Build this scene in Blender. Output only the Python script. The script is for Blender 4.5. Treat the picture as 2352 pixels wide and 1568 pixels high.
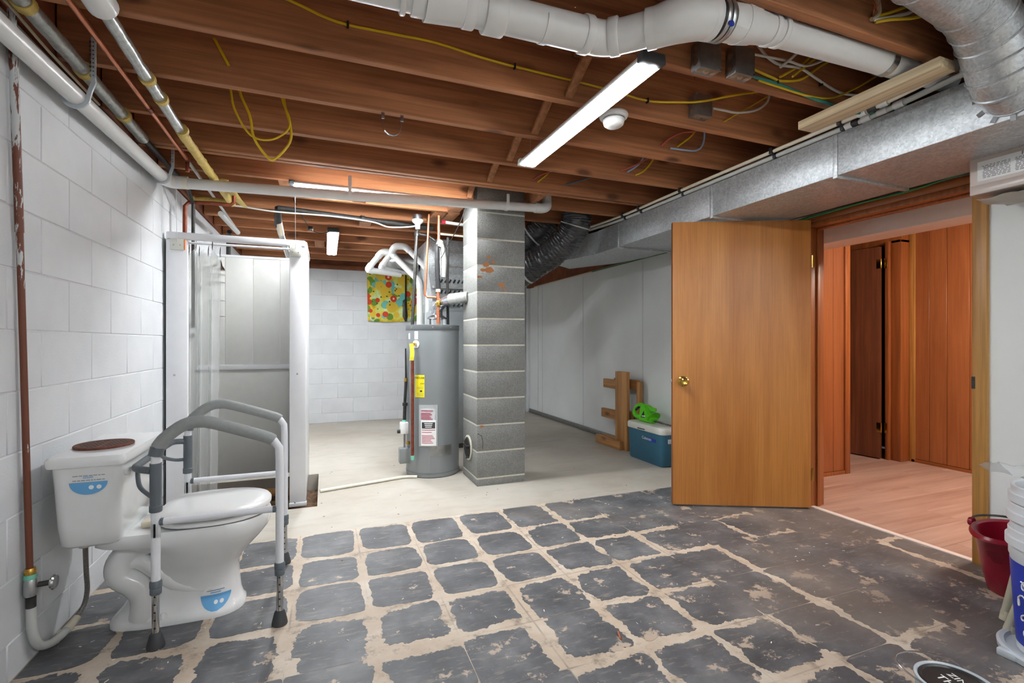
import bpy, bmesh, math, random
from mathutils import Vector, Matrix, noise

for o in list(bpy.data.objects):
    bpy.data.objects.remove(o, do_unlink=True)
SC = bpy.context.scene
COL = SC.collection
random.seed(7)
R = math.radians

# ------------------------------------------------------------------ camera
cam_d = bpy.data.cameras.new('camera')
cam_d.sensor_width = 36.0
cam_d.lens = 17.0
cam_d.shift_y = 2.0 / 2352.0
cam_d.clip_start = 0.02
cam = bpy.data.objects.new('camera', cam_d)
COL.objects.link(cam)
cam.location = (0, 0, 1.10)
cam.rotation_euler = (R(90), 0, R(-21.2))
SC.camera = cam

# ------------------------------------------------------------------ world and exposure
W = bpy.data.worlds.new('world')
SC.world = W
W.use_nodes = True
W.node_tree.nodes['Background'].inputs[0].default_value = (0.9, 0.95, 1.0, 1)
W.node_tree.nodes['Background'].inputs[1].default_value = 0.02
SC.view_settings.view_transform = 'Standard'
SC.view_settings.look = 'None'
SC.view_settings.gamma = 1.0
SC.view_settings.use_curve_mapping = False
SC.view_settings.exposure = 1.45
SC.cycles.max_bounces = 5
SC.cycles.diffuse_bounces = 3
SC.cycles.glossy_bounces = 2
SC.cycles.caustics_reflective = False
SC.cycles.caustics_refractive = False
SC.cycles.adaptive_threshold = 0.06
LED = 34.0            # radiance of the LED shop light diffusers
HALL_LED = 78.0       # radiance of the warm hall lamp


# ------------------------------------------------------------------ materials
def lin(c):
    return c / 12.92 if c <= 0.04045 else ((c + 0.055) / 1.055) ** 2.4


def C(r, g, b):
    return (lin(r / 255), lin(g / 255), lin(b / 255), 1.0)


MATS = {}


class NT:
    def __init__(s, name):
        s.m = bpy.data.materials.new(name)
        s.m.use_nodes = True
        s.t = s.m.node_tree
        s.b = s.t.nodes['Principled BSDF']
        MATS[name] = s.m

    def n(s, typ, **kw):
        nd = s.t.nodes.new('ShaderNode' + typ)
        for k, v in kw.items():
            if k in nd.inputs:
                nd.inputs[k].default_value = v
            else:
                setattr(nd, k, v)
        return nd

    def l(s, a, ao, b, bi):
        s.t.links.new(a.outputs[ao], b.inputs[bi])

    def coord(s, scale=(1, 1, 1), rot=(0, 0, 0), kind='Object', jitter=False):
        tc = s.n('TexCoord')
        mp = s.n('Mapping')
        mp.inputs['Scale'].default_value = scale
        mp.inputs['Rotation'].default_value = rot
        if jitter:
            oi = s.n('ObjectInfo')
            mul = s.n('VectorMath', operation='SCALE')
            comb = s.n('CombineXYZ')
            for i in range(3):
                s.l(oi, 'Random', comb, i)
            s.l(comb, 0, mul, 0)
            mul.inputs['Scale'].default_value = 37.0
            add = s.n('VectorMath', operation='ADD')
            s.l(tc, kind, add, 0)
            s.l(mul, 0, add, 1)
            s.l(add, 0, mp, 'Vector')
        else:
            s.l(tc, kind, mp, 'Vector')
        return mp

    def ramp(s, stops):
        r = s.n('ValToRGB')
        el = r.color_ramp.elements
        while len(el) < len(stops):
            el.new(0.5)
        for e, (p, c) in zip(el, stops):
            e.position = p
            e.color = c if len(c) == 4 else (*c, 1)
        return r

    def bump(s, src, out, strength=0.2, dist=0.01):
        b = s.n('Bump')
        b.inputs['Strength'].default_value = strength
        b.inputs['Distance'].default_value = dist
        s.l(src, out, b, 'Height')
        s.l(b, 0, s.b, 'Normal')

    def mix(s, fac, a, b):
        """a,b : colour tuples or (node, out)"""
        m = s.n('Mix', data_type='RGBA')
        if isinstance(fac, tuple):
            s.l(fac[0], fac[1], m, 0)
        else:
            m.inputs[0].default_value = fac
        for idx, v in ((6, a), (7, b)):
            if isinstance(v, tuple) and hasattr(v[0], 'outputs'):
                s.t.links.new(v[0].outputs[v[1]], m.inputs[idx])
            else:
                m.inputs[idx].default_value = v
        return m

    def setp(s, **kw):
        for k, v in kw.items():
            s.b.inputs[k.replace('_', ' ')].default_value = v


def plain(name, col, rough=0.5, metal=0.0, var=0.12, scale=18, bump=0.0, spec=None, world=False, coat=0.0):
    s = NT(name)
    mp = s.coord()
    nz = s.n('TexNoise')
    nz.inputs['Scale'].default_value = scale
    nz.inputs['Detail'].default_value = 5
    s.l(mp, 0, nz, 'Vector')
    lo = tuple(c * (1 - var) for c in col[:3]) + (1,)
    hi = tuple(min(1, c * (1 + var)) for c in col[:3]) + (1,)
    r = s.ramp([(0.3, lo), (0.7, hi)])
    s.l(nz, 0, r, 0)
    s.l(r, 0, s.b, 'Base Color')
    s.setp(Roughness=rough, Metallic=metal)
    if spec is not None:
        s.b.inputs['Specular IOR Level'].default_value = spec
    if coat:
        s.b.inputs['Coat Weight'].default_value = coat
    if bump:
        s.bump(nz, 0, bump, 0.004)
    return s.m


def wood(name, dark, light, axis=0, rough=0.6, stretch=14, fine=60, knots=True, knotcol=None, bump=0.15, grain=9, fmul=0.62):
    s = NT(name)
    sc = [grain, grain, grain]
    sc[axis] = grain / stretch
    mp = s.coord(tuple(sc), jitter=True)
    nz = s.n('TexNoise')
    nz.inputs['Scale'].default_value = 1.0
    nz.inputs['Detail'].default_value = 8
    nz.inputs['Roughness'].default_value = 0.62
    nz.inputs['Distortion'].default_value = 0.6
    s.l(mp, 0, nz, 'Vector')
    mid = tuple((a + b) / 2 for a, b in zip(dark, light))
    r = s.ramp([(0.28, dark), (0.5, mid), (0.72, light)])
    s.l(nz, 0, r, 0)
    sc2 = [fine, fine, fine]
    sc2[axis] = fine / 40
    mp2 = s.coord(tuple(sc2), jitter=True)
    n2 = s.n('TexNoise')
    n2.inputs['Scale'].default_value = 1.0
    n2.inputs['Detail'].default_value = 3
    s.l(mp2, 0, n2, 'Vector')
    r2 = s.ramp([(0.35, (fmul, fmul, fmul)), (0.6, (1, 1, 1))])
    s.l(n2, 0, r2, 0)
    m = s.n('Mix', data_type='RGBA', blend_type='MULTIPLY')
    m.inputs[0].default_value = 0.8
    s.t.links.new(r.outputs[0], m.inputs[6])
    s.t.links.new(r2.outputs[0], m.inputs[7])
    last = (m, 2)
    if knots:
        sc3 = [5.5, 5.5, 5.5]
        sc3[axis] = 2.6
        mp3 = s.coord(tuple(sc3), jitter=True)
        vo = s.n('TexVoronoi')
        vo.inputs['Scale'].default_value = 1.0
        s.l(mp3, 0, vo, 'Vector')
        r3 = s.ramp([(0.09, (0.9, 0.9, 0.9)), (0.20, (0, 0, 0))])
        s.l(vo, 'Distance', r3, 0)
        kc = knotcol or tuple(c * 0.35 for c in dark[:3]) + (1,)
        m3 = s.mix((r3, 0), last, kc)
        last = (m3, 2)
    s.t.links.new(last[0].outputs[last[1]], s.b.inputs['Base Color'])
    s.setp(Roughness=rough)
    if bump:
        s.bump(n2, 0, bump, 0.003)
    return s.m


def emit(name, col, strength):
    s = NT(name)
    e = s.n('Emission')
    e.inputs[0].default_value = col
    e.inputs[1].default_value = strength
    out = [n for n in s.t.nodes if n.type == 'OUTPUT_MATERIAL'][0]
    s.l(e, 0, out, 'Surface')
    return s.m


# painted block wall
s = NT('white_block_paint')
mp = s.coord((1, 1, 1), jitter=True)
nz = s.n('TexNoise'); nz.inputs['Scale'].default_value = 4; nz.inputs['Detail'].default_value = 6
s.l(mp, 0, nz, 'Vector')
n2 = s.n('TexNoise'); n2.inputs['Scale'].default_value = 130; n2.inputs['Detail'].default_value = 4
s.l(mp, 0, n2, 'Vector')
r = s.ramp([(0.3, C(208, 210, 213)), (0.7, C(220, 222, 224))]); s.l(nz, 0, r, 0)
r2 = s.ramp([(0.755, (0, 0, 0)), (0.79, (0.75, 0.75, 0.75))]); s.l(n2, 0, r2, 0)
m = s.mix((r2, 0), (r, 0), C(140, 140, 138)); s.t.links.new(m.outputs[2], s.b.inputs['Base Color'])
s.setp(Roughness=0.55); s.bump(n2, 0, 0.35, 0.003)

plain('white_mortar_paint', C(216, 217, 219), 0.7, var=0.06)
plain('white_wall_paint', C(234, 237, 236), 0.55, var=0.03, scale=3)
plain('plate_wood_dark', C(120, 66, 36), 0.7, var=0.3, scale=9)

# concrete slab
s = NT('concrete_floor')
mp = s.coord((1, 1, 1))
nz = s.n('TexNoise'); nz.inputs['Scale'].default_value = 1.3; nz.inputs['Detail'].default_value = 9; nz.inputs['Roughness'].default_value = 0.6
s.l(mp, 0, nz, 'Vector')
r = s.ramp([(0.3, C(164, 154, 140)), (0.5, C(180, 173, 161)), (0.7, C(192, 186, 176))]); s.l(nz, 0, r, 0)
mpb = s.coord((3.0, 9, 1))
nb = s.n('TexNoise'); nb.inputs['Scale'].default_value = 1.6; nb.inputs['Detail'].default_value = 8
s.l(mpb, 0, nb, 'Vector')
rb = s.ramp([(0.52, (0, 0, 0)), (0.75, (0.55, 0.55, 0.55))]); s.l(nb, 0, rb, 0)
m = s.mix((rb, 0), (r, 0), C(162, 152, 136))
n2 = s.n('TexNoise'); n2.inputs['Scale'].default_value = 60; n2.inputs['Detail'].default_value = 3
s.l(mp, 0, n2, 'Vector')
r2 = s.ramp([(0.77, (0, 0, 0)), (0.79, (0.7, 0.7, 0.7))]); s.l(n2, 0, r2, 0)
m2 = s.mix((r2, 0), (m, 2), C(120, 80, 60)); s.t.links.new(m2.outputs[2], s.b.inputs['Base Color'])
s.setp(Roughness=0.55); s.bump(n2, 0, 0.12, 0.002)

# tan film left between the black mastic squares
s = NT('tan_adhesive')
mp = s.coord((1, 1, 1))
nz = s.n('TexNoise'); nz.inputs['Scale'].default_value = 5; nz.inputs['Detail'].default_value = 9; nz.inputs['Roughness'].default_value = 0.65
s.l(mp, 0, nz, 'Vector')
r = s.ramp([(0.3, C(172, 152, 132)), (0.52, C(192, 176, 158)), (0.72, C(206, 196, 182))]); s.l(nz, 0, r, 0)
n2 = s.n('TexNoise'); n2.inputs['Scale'].default_value = 11; n2.inputs['Detail'].default_value = 10; n2.inputs['Roughness'].default_value = 0.75
s.l(mp, 0, n2, 'Vector')
r2 = s.ramp([(0.53, (0, 0, 0)), (0.64, (0.8, 0.8, 0.8))]); s.l(n2, 0, r2, 0)
m = s.mix((r2, 0), (r, 0), C(128, 116, 102))
# dirt caught in the old tile joints
gm = s.n('NewGeometry'); sg = s.n('SeparateXYZ'); s.l(gm, 'Position', sg, 0)
outs = []
for ax, o0 in ((0, 0.172), (1, 2.642)):
    su = s.n('Math', operation='SUBTRACT'); su.inputs[1].default_value = o0 - 0.149; s.l(sg, ax, su, 0)
    pp = s.n('Math', operation='PINGPONG'); pp.inputs[1].default_value = 0.149; s.l(su, 0, pp, 0)
    outs.append(pp)
mxm = s.n('Math', operation='MAXIMUM'); s.l(outs[0], 0, mxm, 0); s.l(outs[1], 0, mxm, 1)
ns = s.n('TexNoise'); ns.inputs['Scale'].default_value = 3.0; s.l(gm, 'Position', ns, 'Vector')
nm = s.n('Math', operation='MULTIPLY_ADD'); nm.inputs[1].default_value = 0.008; s.l(ns, 0, nm, 0); s.l(mxm, 0, nm, 2)
rg_ = s.ramp([(0.1502, (0, 0, 0)), (0.1520, (0.75, 0.75, 0.75))]); s.l(nm, 0, rg_, 0)
nk = s.n('TexNoise'); nk.inputs['Scale'].default_value = 2.2; nk.inputs['Detail'].default_value = 6; s.l(gm, 'Position', nk, 'Vector')
rk_ = s.ramp([(0.47, (0, 0, 0)), (0.6, (1, 1, 1))]); s.l(nk, 0, rk_, 0)
mk_ = s.n('Math', operation='MULTIPLY'); s.l(rg_, 0, mk_, 0); s.l(rk_, 0, mk_, 1)
m5 = s.mix((mk_, 0), (m, 2), C(128, 118, 106)); s.t.links.new(m5.outputs[2], s.b.inputs['Base Color'])
s.setp(Roughness=0.6)

# black mastic
s = NT('black_mastic')
tc = s.n('TexCoord'); geo = s.n('NewGeometry')
mp = s.n('Mapping'); s.l(geo, 'Position', mp, 'Vector')
nz = s.n('TexNoise'); nz.inputs['Scale'].default_value = 4.5; nz.inputs['Detail'].default_value = 8; nz.inputs['Roughness'].default_value = 0.6
s.l(mp, 0, nz, 'Vector')
r = s.ramp([(0.28, C(66, 67, 70)), (0.5, C(90, 91, 94)), (0.72, C(124, 125, 127))]); s.l(nz, 0, r, 0)
mp2 = s.n('Mapping'); mp2.inputs['Scale'].default_value = (7, 30, 1); mp2.inputs['Rotation'].default_value = (0, 0, 0.5)
s.l(geo, 'Position', mp2, 'Vector')
n2 = s.n('TexNoise'); n2.inputs['Scale'].default_value = 1.6; n2.inputs['Detail'].default_value = 9; n2.inputs['Roughness'].default_value = 0.7
s.l(mp2, 0, n2, 'Vector')
r2 = s.ramp([(0.54, (0, 0, 0)), (0.70, (0.85, 0.85, 0.85))]); s.l(n2, 0, r2, 0)
m = s.mix((r2, 0), (r, 0), C(146, 138, 128))
n3 = s.n('TexNoise'); n3.inputs['Scale'].default_value = 6.5; n3.inputs['Detail'].default_value = 11; n3.inputs['Roughness'].default_value = 0.72
s.l(mp, 0, n3, 'Vector')
sx = s.n('SeparateXYZ'); s.l(geo, 'Position', sx, 0)
mr = s.n('MapRange'); mr.inputs[1].default_value = 2.15; mr.inputs[2].default_value = 1.55; mr.inputs[3].default_value = 0.0; mr.inputs[4].default_value = 0.065; s.l(sx, 1, mr, 0)
mr2 = s.n('MapRange'); mr2.inputs[1].default_value = 1.1; mr2.inputs[2].default_value = 1.8; mr2.inputs[3].default_value = 0.0; mr2.inputs[4].default_value = 0.045; s.l(sx, 0, mr2, 0)
mx_ = s.n('Math', operation='MAXIMUM'); s.l(mr, 0, mx_, 0); s.l(mr2, 0, mx_, 1)
ad_ = s.n('Math', operation='ADD'); s.l(n3, 0, ad_, 0); s.l(mx_, 0, ad_, 1)
r3 = s.ramp([(0.625, (0, 0, 0)), (0.65, (0.92, 0.92, 0.92))]); s.l(ad_, 0, r3, 0)
m3 = s.mix((r3, 0), (m, 2), C(184, 166, 148))
n4 = s.n('TexNoise'); n4.inputs['Scale'].default_value = 75; n4.inputs['Detail'].default_value = 2
s.l(mp, 0, n4, 'Vector')
r4 = s.ramp([(0.755, (0, 0, 0)), (0.77, (1, 1, 1))]); s.l(n4, 0, r4, 0)
m4 = s.mix((r4, 0), (m3, 2), C(215, 212, 205))
n6 = s.n('TexNoise'); n6.inputs['Scale'].default_value = 1.1; n6.inputs['Detail'].default_value = 6; s.l(mp, 0, n6, 'Vector')
ma6 = s.n('MapRange'); ma6.inputs[1].default_value = 1.2; ma6.inputs[2].default_value = 2.4; ma6.inputs[3].default_value = -0.10; ma6.inputs[4].default_value = 0.12; s.l(sx, 0, ma6, 0)
ad6 = s.n('Math', operation='ADD'); s.l(n6, 0, ad6, 0); s.l(ma6, 0, ad6, 1)
r6 = s.ramp([(0.5, (0, 0, 0)), (0.7, (0.6, 0.6, 0.6))]); s.l(ad6, 0, r6, 0)
m6 = s.mix((r6, 0), (m4, 2), C(124, 112, 102))
s.t.links.new(m6.outputs[2], s.b.inputs['Base Color'])
s.setp(Roughness=0.5); s.bump(n2, 0, 0.12, 0.002)

# ceiling framing
wood('joist_wood', C(150, 92, 58), C(212, 146, 98), 0, 0.7, stretch=10, grain=8)
wood('bridging_wood', C(150, 92, 56), C(196, 138, 92), 2, 0.7, stretch=5, grain=8, knots=False)
wood('subfloor_wood', C(156, 92, 56), C(204, 132, 88), 0, 0.75, knots=False)
wood('pine_lumber', C(206, 176, 134), C(232, 210, 172), 1, 0.55, grain=9, knots=True, knotcol=C(150, 108, 66), bump=0.05)
wood('old_pine', C(168, 112, 62), C(214, 160, 100), 2, 0.6, grain=9)
wood('old_pine_y', C(168, 112, 62), C(214, 160, 100), 1, 0.6, grain=9)
wood('door_veneer', C(172, 104, 42), C(212, 144, 72), 2, 0.34, stretch=9, grain=5, knots=False, bump=0.03, fine=110, fmul=0.82)
wood('door_edge_wood', C(118, 62, 26), C(160, 92, 44), 2, 0.45, grain=8, knots=False, bump=0.03)
wood('oak_casing', C(176, 118, 52), C(208, 156, 86), 2, 0.4, grain=8, knots=False, bump=0.04)
wood('cherry_panel', C(148, 84, 46), C(178, 108, 62), 2, 0.38, stretch=7, grain=5, knots=False, bump=0.02, fine=80, fmul=0.8)
wood('cherry_trim', C(150, 82, 40), C(184, 110, 58), 2, 0.38, grain=6, knots=False, bump=0.02)
wood('cherry_trim_y', C(150, 82, 40), C(184, 110, 58), 1, 0.38, grain=6, knots=False, bump=0.02)
wood('dark_door', C(104, 56, 34), C(142, 82, 52), 2, 0.4, stretch=8, grain=5, knots=False, bump=0.02)
wood('laminate', C(166, 126, 108), C(206, 174, 156), 0, 0.4, stretch=9, grain=7, knots=False, bump=0.02, fine=40, fmul=0.85)

# metals, plastics
s = NT('galvanized')
mp = s.coord((1, 1, 1))
vo = s.n('TexVoronoi'); vo.inputs['Scale'].default_value = 120
nz = s.n('TexNoise'); nz.inputs['Scale'].default_value = 26; nz.inputs['Detail'].default_value = 5
s.l(mp, 0, nz, 'Vector')
ad = s.n('VectorMath', operation='ADD'); s.l(mp, 0, ad, 0)
sm = s.n('VectorMath', operation='SCALE'); sm.inputs['Scale'].default_value = 0.02; s.l(nz, 1, sm, 0); s.l(sm, 0, ad, 1)
s.l(ad, 0, vo, 'Vector')
r = s.ramp([(0.1, C(178, 183, 186)), (0.9, C(212, 216, 218))]); s.l(vo, 'Color', r, 0)
r2 = s.ramp([(0.35, (0.78, 0.79, 0.80)), (0.65, (1, 1, 1))]); s.l(nz, 0, r2, 0)
m = s.n('Mix', data_type='RGBA', blend_type='MULTIPLY'); m.inputs[0].default_value = 0.7
s.t.links.new(r.outputs[0], m.inputs[6]); s.t.links.new(r2.outputs[0], m.inputs[7])
s.t.links.new(m.outputs[2], s.b.inputs['Base Color']); s.setp(Roughness=0.42, Metallic=0.55)

plain('steel', C(190, 192, 192), 0.3, 0.9, var=0.08)
plain('zinc_box', C(150, 150, 148), 0.36, 0.8, var=0.15, scale=30)
plain('hose_braid', C(128, 124, 120), 0.4, 0.35, var=0.35, scale=220)
plain('chrome', C(210, 210, 208), 0.14, 1.0, var=0.03)
plain('brass', C(206, 168, 84), 0.22, 1.0, var=0.05)
plain('copper', C(206, 128, 92), 0.32, 0.85, var=0.15)
plain('copper_old', C(132, 66, 44), 0.45, 0.5, var=0.3, scale=25)
plain('verdigris', C(120, 196, 172), 0.7, var=0.2)
plain('black_plastic', C(34, 34, 36), 0.4, var=0.2)
plain('black_rubber', C(58, 60, 63), 0.6, var=0.15)
plain('black_iron', C(54, 53, 52), 0.55, 0.3, var=0.3, scale=40)
plain('dark_metal', C(70, 70, 68), 0.4, 0.7, var=0.3, scale=30)
plain('pvc_white', C(226, 226, 224), 0.3, var=0.02)
plain('pvc_cream', C(228, 224, 208), 0.35, var=0.03)
plain('pex_beige', C(222, 212, 190), 0.4, var=0.04)
plain('pex_grey', C(196, 198, 194), 0.4, var=0.04)
plain('porcelain', C(232, 233, 232), 0.12, var=0.015, coat=0.4)
plain('seat_plastic', C(234, 234, 233), 0.22, var=0.01)
plain('frame_white', C(232, 234, 238), 0.3, var=0.01)
plain('foam_grey', C(150, 154, 152), 0.7, var=0.05, scale=60, bump=0.1)
plain('bracket_grey', C(98, 106, 112), 0.42, var=0.06)
plain('sticker_blue', C(104, 170, 220), 0.4, var=0.05)
plain('sticker_white', C(236, 238, 240), 0.45, var=0.02)
plain('print_grey', C(130, 134, 140), 0.6, var=0.05)
plain('print_dark', C(60, 60, 64), 0.6, var=0.05)
plain('print_red', C(176, 70, 96), 0.6, var=0.05)
plain('rust', C(104, 62, 48), 0.8, var=0.35, scale=60, bump=0.4)
plain('foil_wrap', C(180, 182, 178), 0.28, 0.55, var=0.18, scale=45, bump=0.8)
plain('yellow_tape', C(214, 186, 100), 0.6, var=0.15, scale=30, bump=0.3)
plain('yellow_cable', C(226, 190, 28), 0.4, var=0.06)
plain('white_cable', C(224, 222, 214), 0.45, var=0.04)
plain('beige_cable', C(206, 190, 160), 0.5, var=0.05)
plain('teal_cable', C(52, 140, 128), 0.45, var=0.06)
plain('green_cable', C(22, 116, 62), 0.45, var=0.06)
plain('red_cable', C(204, 102, 86), 0.5, var=0.05)
plain('blue_cable', C(160, 190, 222), 0.5, var=0.05)
plain('slate_cable', C(70, 104, 130), 0.5, var=0.05)
plain('black_cable', C(30, 30, 32), 0.5, var=0.1)
plain('heater_grey', C(132, 136, 138), 0.34, 0.15, var=0.03, scale=4, coat=0.2)
plain('heater_trim', C(112, 116, 118), 0.4, 0.2, var=0.04)
plain('furnace_grey', C(150, 156, 158), 0.4, 0.2, var=0.03)
plain('label_yellow', C(240, 224, 30), 0.5, var=0.02)
plain('tag_yellow', C(226, 220, 60), 0.5, var=0.08)
plain('label_white', C(240, 240, 238), 0.5, var=0.02)
plain('cmu', C(132, 132, 129), 0.9, var=0.28, scale=150, bump=0.8)
plain('mortar', C(206, 202, 186), 0.9, var=0.08, scale=60, bump=0.3)
plain('mortar_tan', C(180, 120, 76), 0.9, var=0.15)
plain('cooler_blue', C(50, 102, 126), 0.34, var=0.05)
plain('cooler_lid', C(214, 214, 204), 0.4, var=0.03)
plain('trimmer_green', C(96, 206, 30), 0.32, var=0.04)
plain('blade_steel', C(110, 96, 88), 0.45, 0.6, var=0.3, scale=30)
plain('bucket_red', C(150, 18, 44), 0.32, var=0.1, scale=12)
plain('bucket_white', C(222, 226, 230), 0.35, var=0.02)
plain('bucket_grey', C(196, 204, 210), 0.35, var=0.03)
plain('label_blue', C(38, 62, 176), 0.35, var=0.12, scale=14)
plain('paint_can_black', C(52, 52, 52), 0.36, 0.3, var=0.08)
plain('crutch_beige', C(178, 172, 152), 0.45, var=0.04)
plain('crutch_tip', C(200, 192, 168), 0.5, var=0.04)
plain('cardboard_wrapped', C(196, 180, 170), 0.3, var=0.06, scale=8, bump=0.1, coat=0.3)
plain('grey_plastic_sheet', C(176, 174, 166), 0.3, var=0.12, scale=9, bump=0.3)
plain('shower_panel', C(222, 222, 218), 0.32, var=0.02)
plain('shower_post', C(232, 233, 236), 0.28, var=0.015)
plain('dirt', C(96, 72, 54), 0.95, var=0.5, scale=30, bump=0.9)
wood('rotten_wood', C(70, 48, 34), C(168, 130, 94), 0, 0.9, grain=12, knots=False, bump=0.5)
plain('paint_chip', C(226, 224, 218), 0.6, var=0.03)
plain('leaf_chip', C(140, 78, 44), 0.7, var=0.2)
plain('hall_plaster', C(230, 214, 204), 0.6, var=0.02)
plain('dark_void', C(48, 44, 46), 0.8, var=0.1)
plain('smoke_white', C(236, 236, 232), 0.45, var=0.02)
plain('marker_ink', C(40, 36, 110), 0.5, var=0.05)
plain('orange_edge', C(226, 128, 60), 0.6, var=0.05)
plain('tin', C(176, 180, 184), 0.22, 0.9, var=0.06)

emit('led_glow', (0.93, 0.97, 1.0, 1), LED)
emit('led_glow_far', (0.93, 0.97, 1.0, 1), LED * 1.45)
emit('led_glow_bright', (0.93, 0.97, 1.0, 1), LED * 2.3)
emit('hall_glow', (1.0, 0.88, 0.77, 1), HALL_LED)

# black flexible duct jacket : dark shiny film with wrinkles
s = NT('flex_jacket')
mp = s.coord((1, 1, 1), rot=(0.5, 0.7, 0.6))
mp.inputs['Scale'].default_value = (10, 10, 60)
nz = s.n('TexNoise'); nz.inputs['Scale'].default_value = 1.0; nz.inputs['Detail'].default_value = 6; nz.inputs['Distortion'].default_value = 1.5
s.l(mp, 0, nz, 'Vector')
r = s.ramp([(0.40, C(58, 58, 60)), (0.62, C(84, 84, 86))]); s.l(nz, 0, r, 0)
s.l(r, 0, s.b, 'Base Color'); s.setp(Roughness=0.22, Metallic=0.1); s.bump(nz, 0, 0.3, 0.006)

# old copper pipe with white paint peeling off it, more paint towards the joists
s = NT('peeling_pipe')
geo = s.n('NewGeometry')
mp = s.n('Mapping'); mp.inputs['Scale'].default_value = (40, 40, 7); s.l(geo, 'Position', mp, 'Vector')
nz = s.n('TexNoise'); nz.inputs['Scale'].default_value = 1.0; nz.inputs['Detail'].default_value = 7; nz.inputs['Roughness'].default_value = 0.65
s.l(mp, 0, nz, 'Vector')
sx = s.n('SeparateXYZ'); s.l(geo, 'Position', sx, 0)
mr = s.n('MapRange'); mr.inputs[1].default_value = 1.0; mr.inputs[2].default_value = 1.8; mr.inputs[3].default_value = -0.04; mr.inputs[4].default_value = 0.13; s.l(sx, 2, mr, 0)
ad_ = s.n('Math', operation='ADD'); s.l(nz, 0, ad_, 0); s.l(mr, 0, ad_, 1)
r3 = s.ramp([(0.60, (0, 0, 0)), (0.62, (1, 1, 1))]); s.l(ad_, 0, r3, 0)
m = s.mix((r3, 0), C(112, 62, 42), C(200, 204, 204)); s.t.links.new(m.outputs[2], s.b.inputs['Base Color'])
s.setp(Roughness=0.5)

# clear plastics
def clear(name, tint, alpha, rough=0.12):
    s = NT(name)
    tr = s.n('BsdfTransparent'); tr.inputs[0].default_value = tint
    pr = s.b; s.setp(Roughness=rough); pr.inputs['Base Color'].default_value = (0.85, 0.87, 0.88, 1)
    mx = s.n('MixShader'); mx.inputs[0].default_value = alpha
    s.l(tr, 0, mx, 1); s.l(pr, 0, mx, 2)
    out = [n for n in s.t.nodes if n.type == 'OUTPUT_MATERIAL'][0]
    s.l(mx, 0, out, 'Surface')
    return s.m


clear('clear_curtain', (0.97, 0.98, 0.98, 1), 0.33, 0.2)
clear('clear_bag', (0.9, 0.92, 0.92, 1), 0.38)

# floral fabric
s = NT('floral_fabric')
mp = s.coord((1, 0.02, 1))
base = s.n('TexNoise'); base.inputs['Scale'].default_value = 7; base.inputs['Detail'].default_value = 3
s.l(mp, 0, base, 'Vector')
r = s.ramp([(0.34, C(214, 156, 20)), (0.46, C(226, 206, 70)), (0.54, C(206, 222, 130)), (0.62, C(214, 236, 214)), (0.72, C(120, 190, 70))])
s.l(base, 0, r, 0)
def blobs(prev, scale, lo, hi, col, off):
    mpx = s.coord((1, 0.02, 1)); mpx.inputs['Location'].default_value = (off, 0, off * 0.7)
    v = s.n('TexVoronoi'); v.inputs['Scale'].default_value = scale; v.inputs['Randomness'].default_value = 0.95
    s.l(mpx, 0, v, 'Vector')
    rr = s.ramp([(lo, (1, 1, 1)), (hi, (0, 0, 0))]); s.l(v, 'Distance', rr, 0)
    return s.mix((rr, 0), prev, col)
m = blobs((r, 0), 7, 0.40, 0.43, C(110, 150, 54), 3.1)
m = blobs((m, 2), 6.4, 0.36, 0.39, C(112, 190, 180), 1.7)
m = blobs((m, 2), 4.6, 0.38, 0.41, C(224, 190, 60), 5.3)
m = blobs((m, 2), 6.2, 0.28, 0.30, C(212, 70, 40), 9.2)
m = blobs((m, 2), 6.2, 0.08, 0.11, C(246, 226, 190), 9.2)
m = blobs((m, 2), 17, 0.18, 0.22, C(74, 96, 34), 2.2)
s.t.links.new(m.outputs[2], s.b.inputs['Base Color']); s.setp(Roughness=0.85)


# ------------------------------------------------------------------ mesh helpers
WL = {}        # world location of every object


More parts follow.
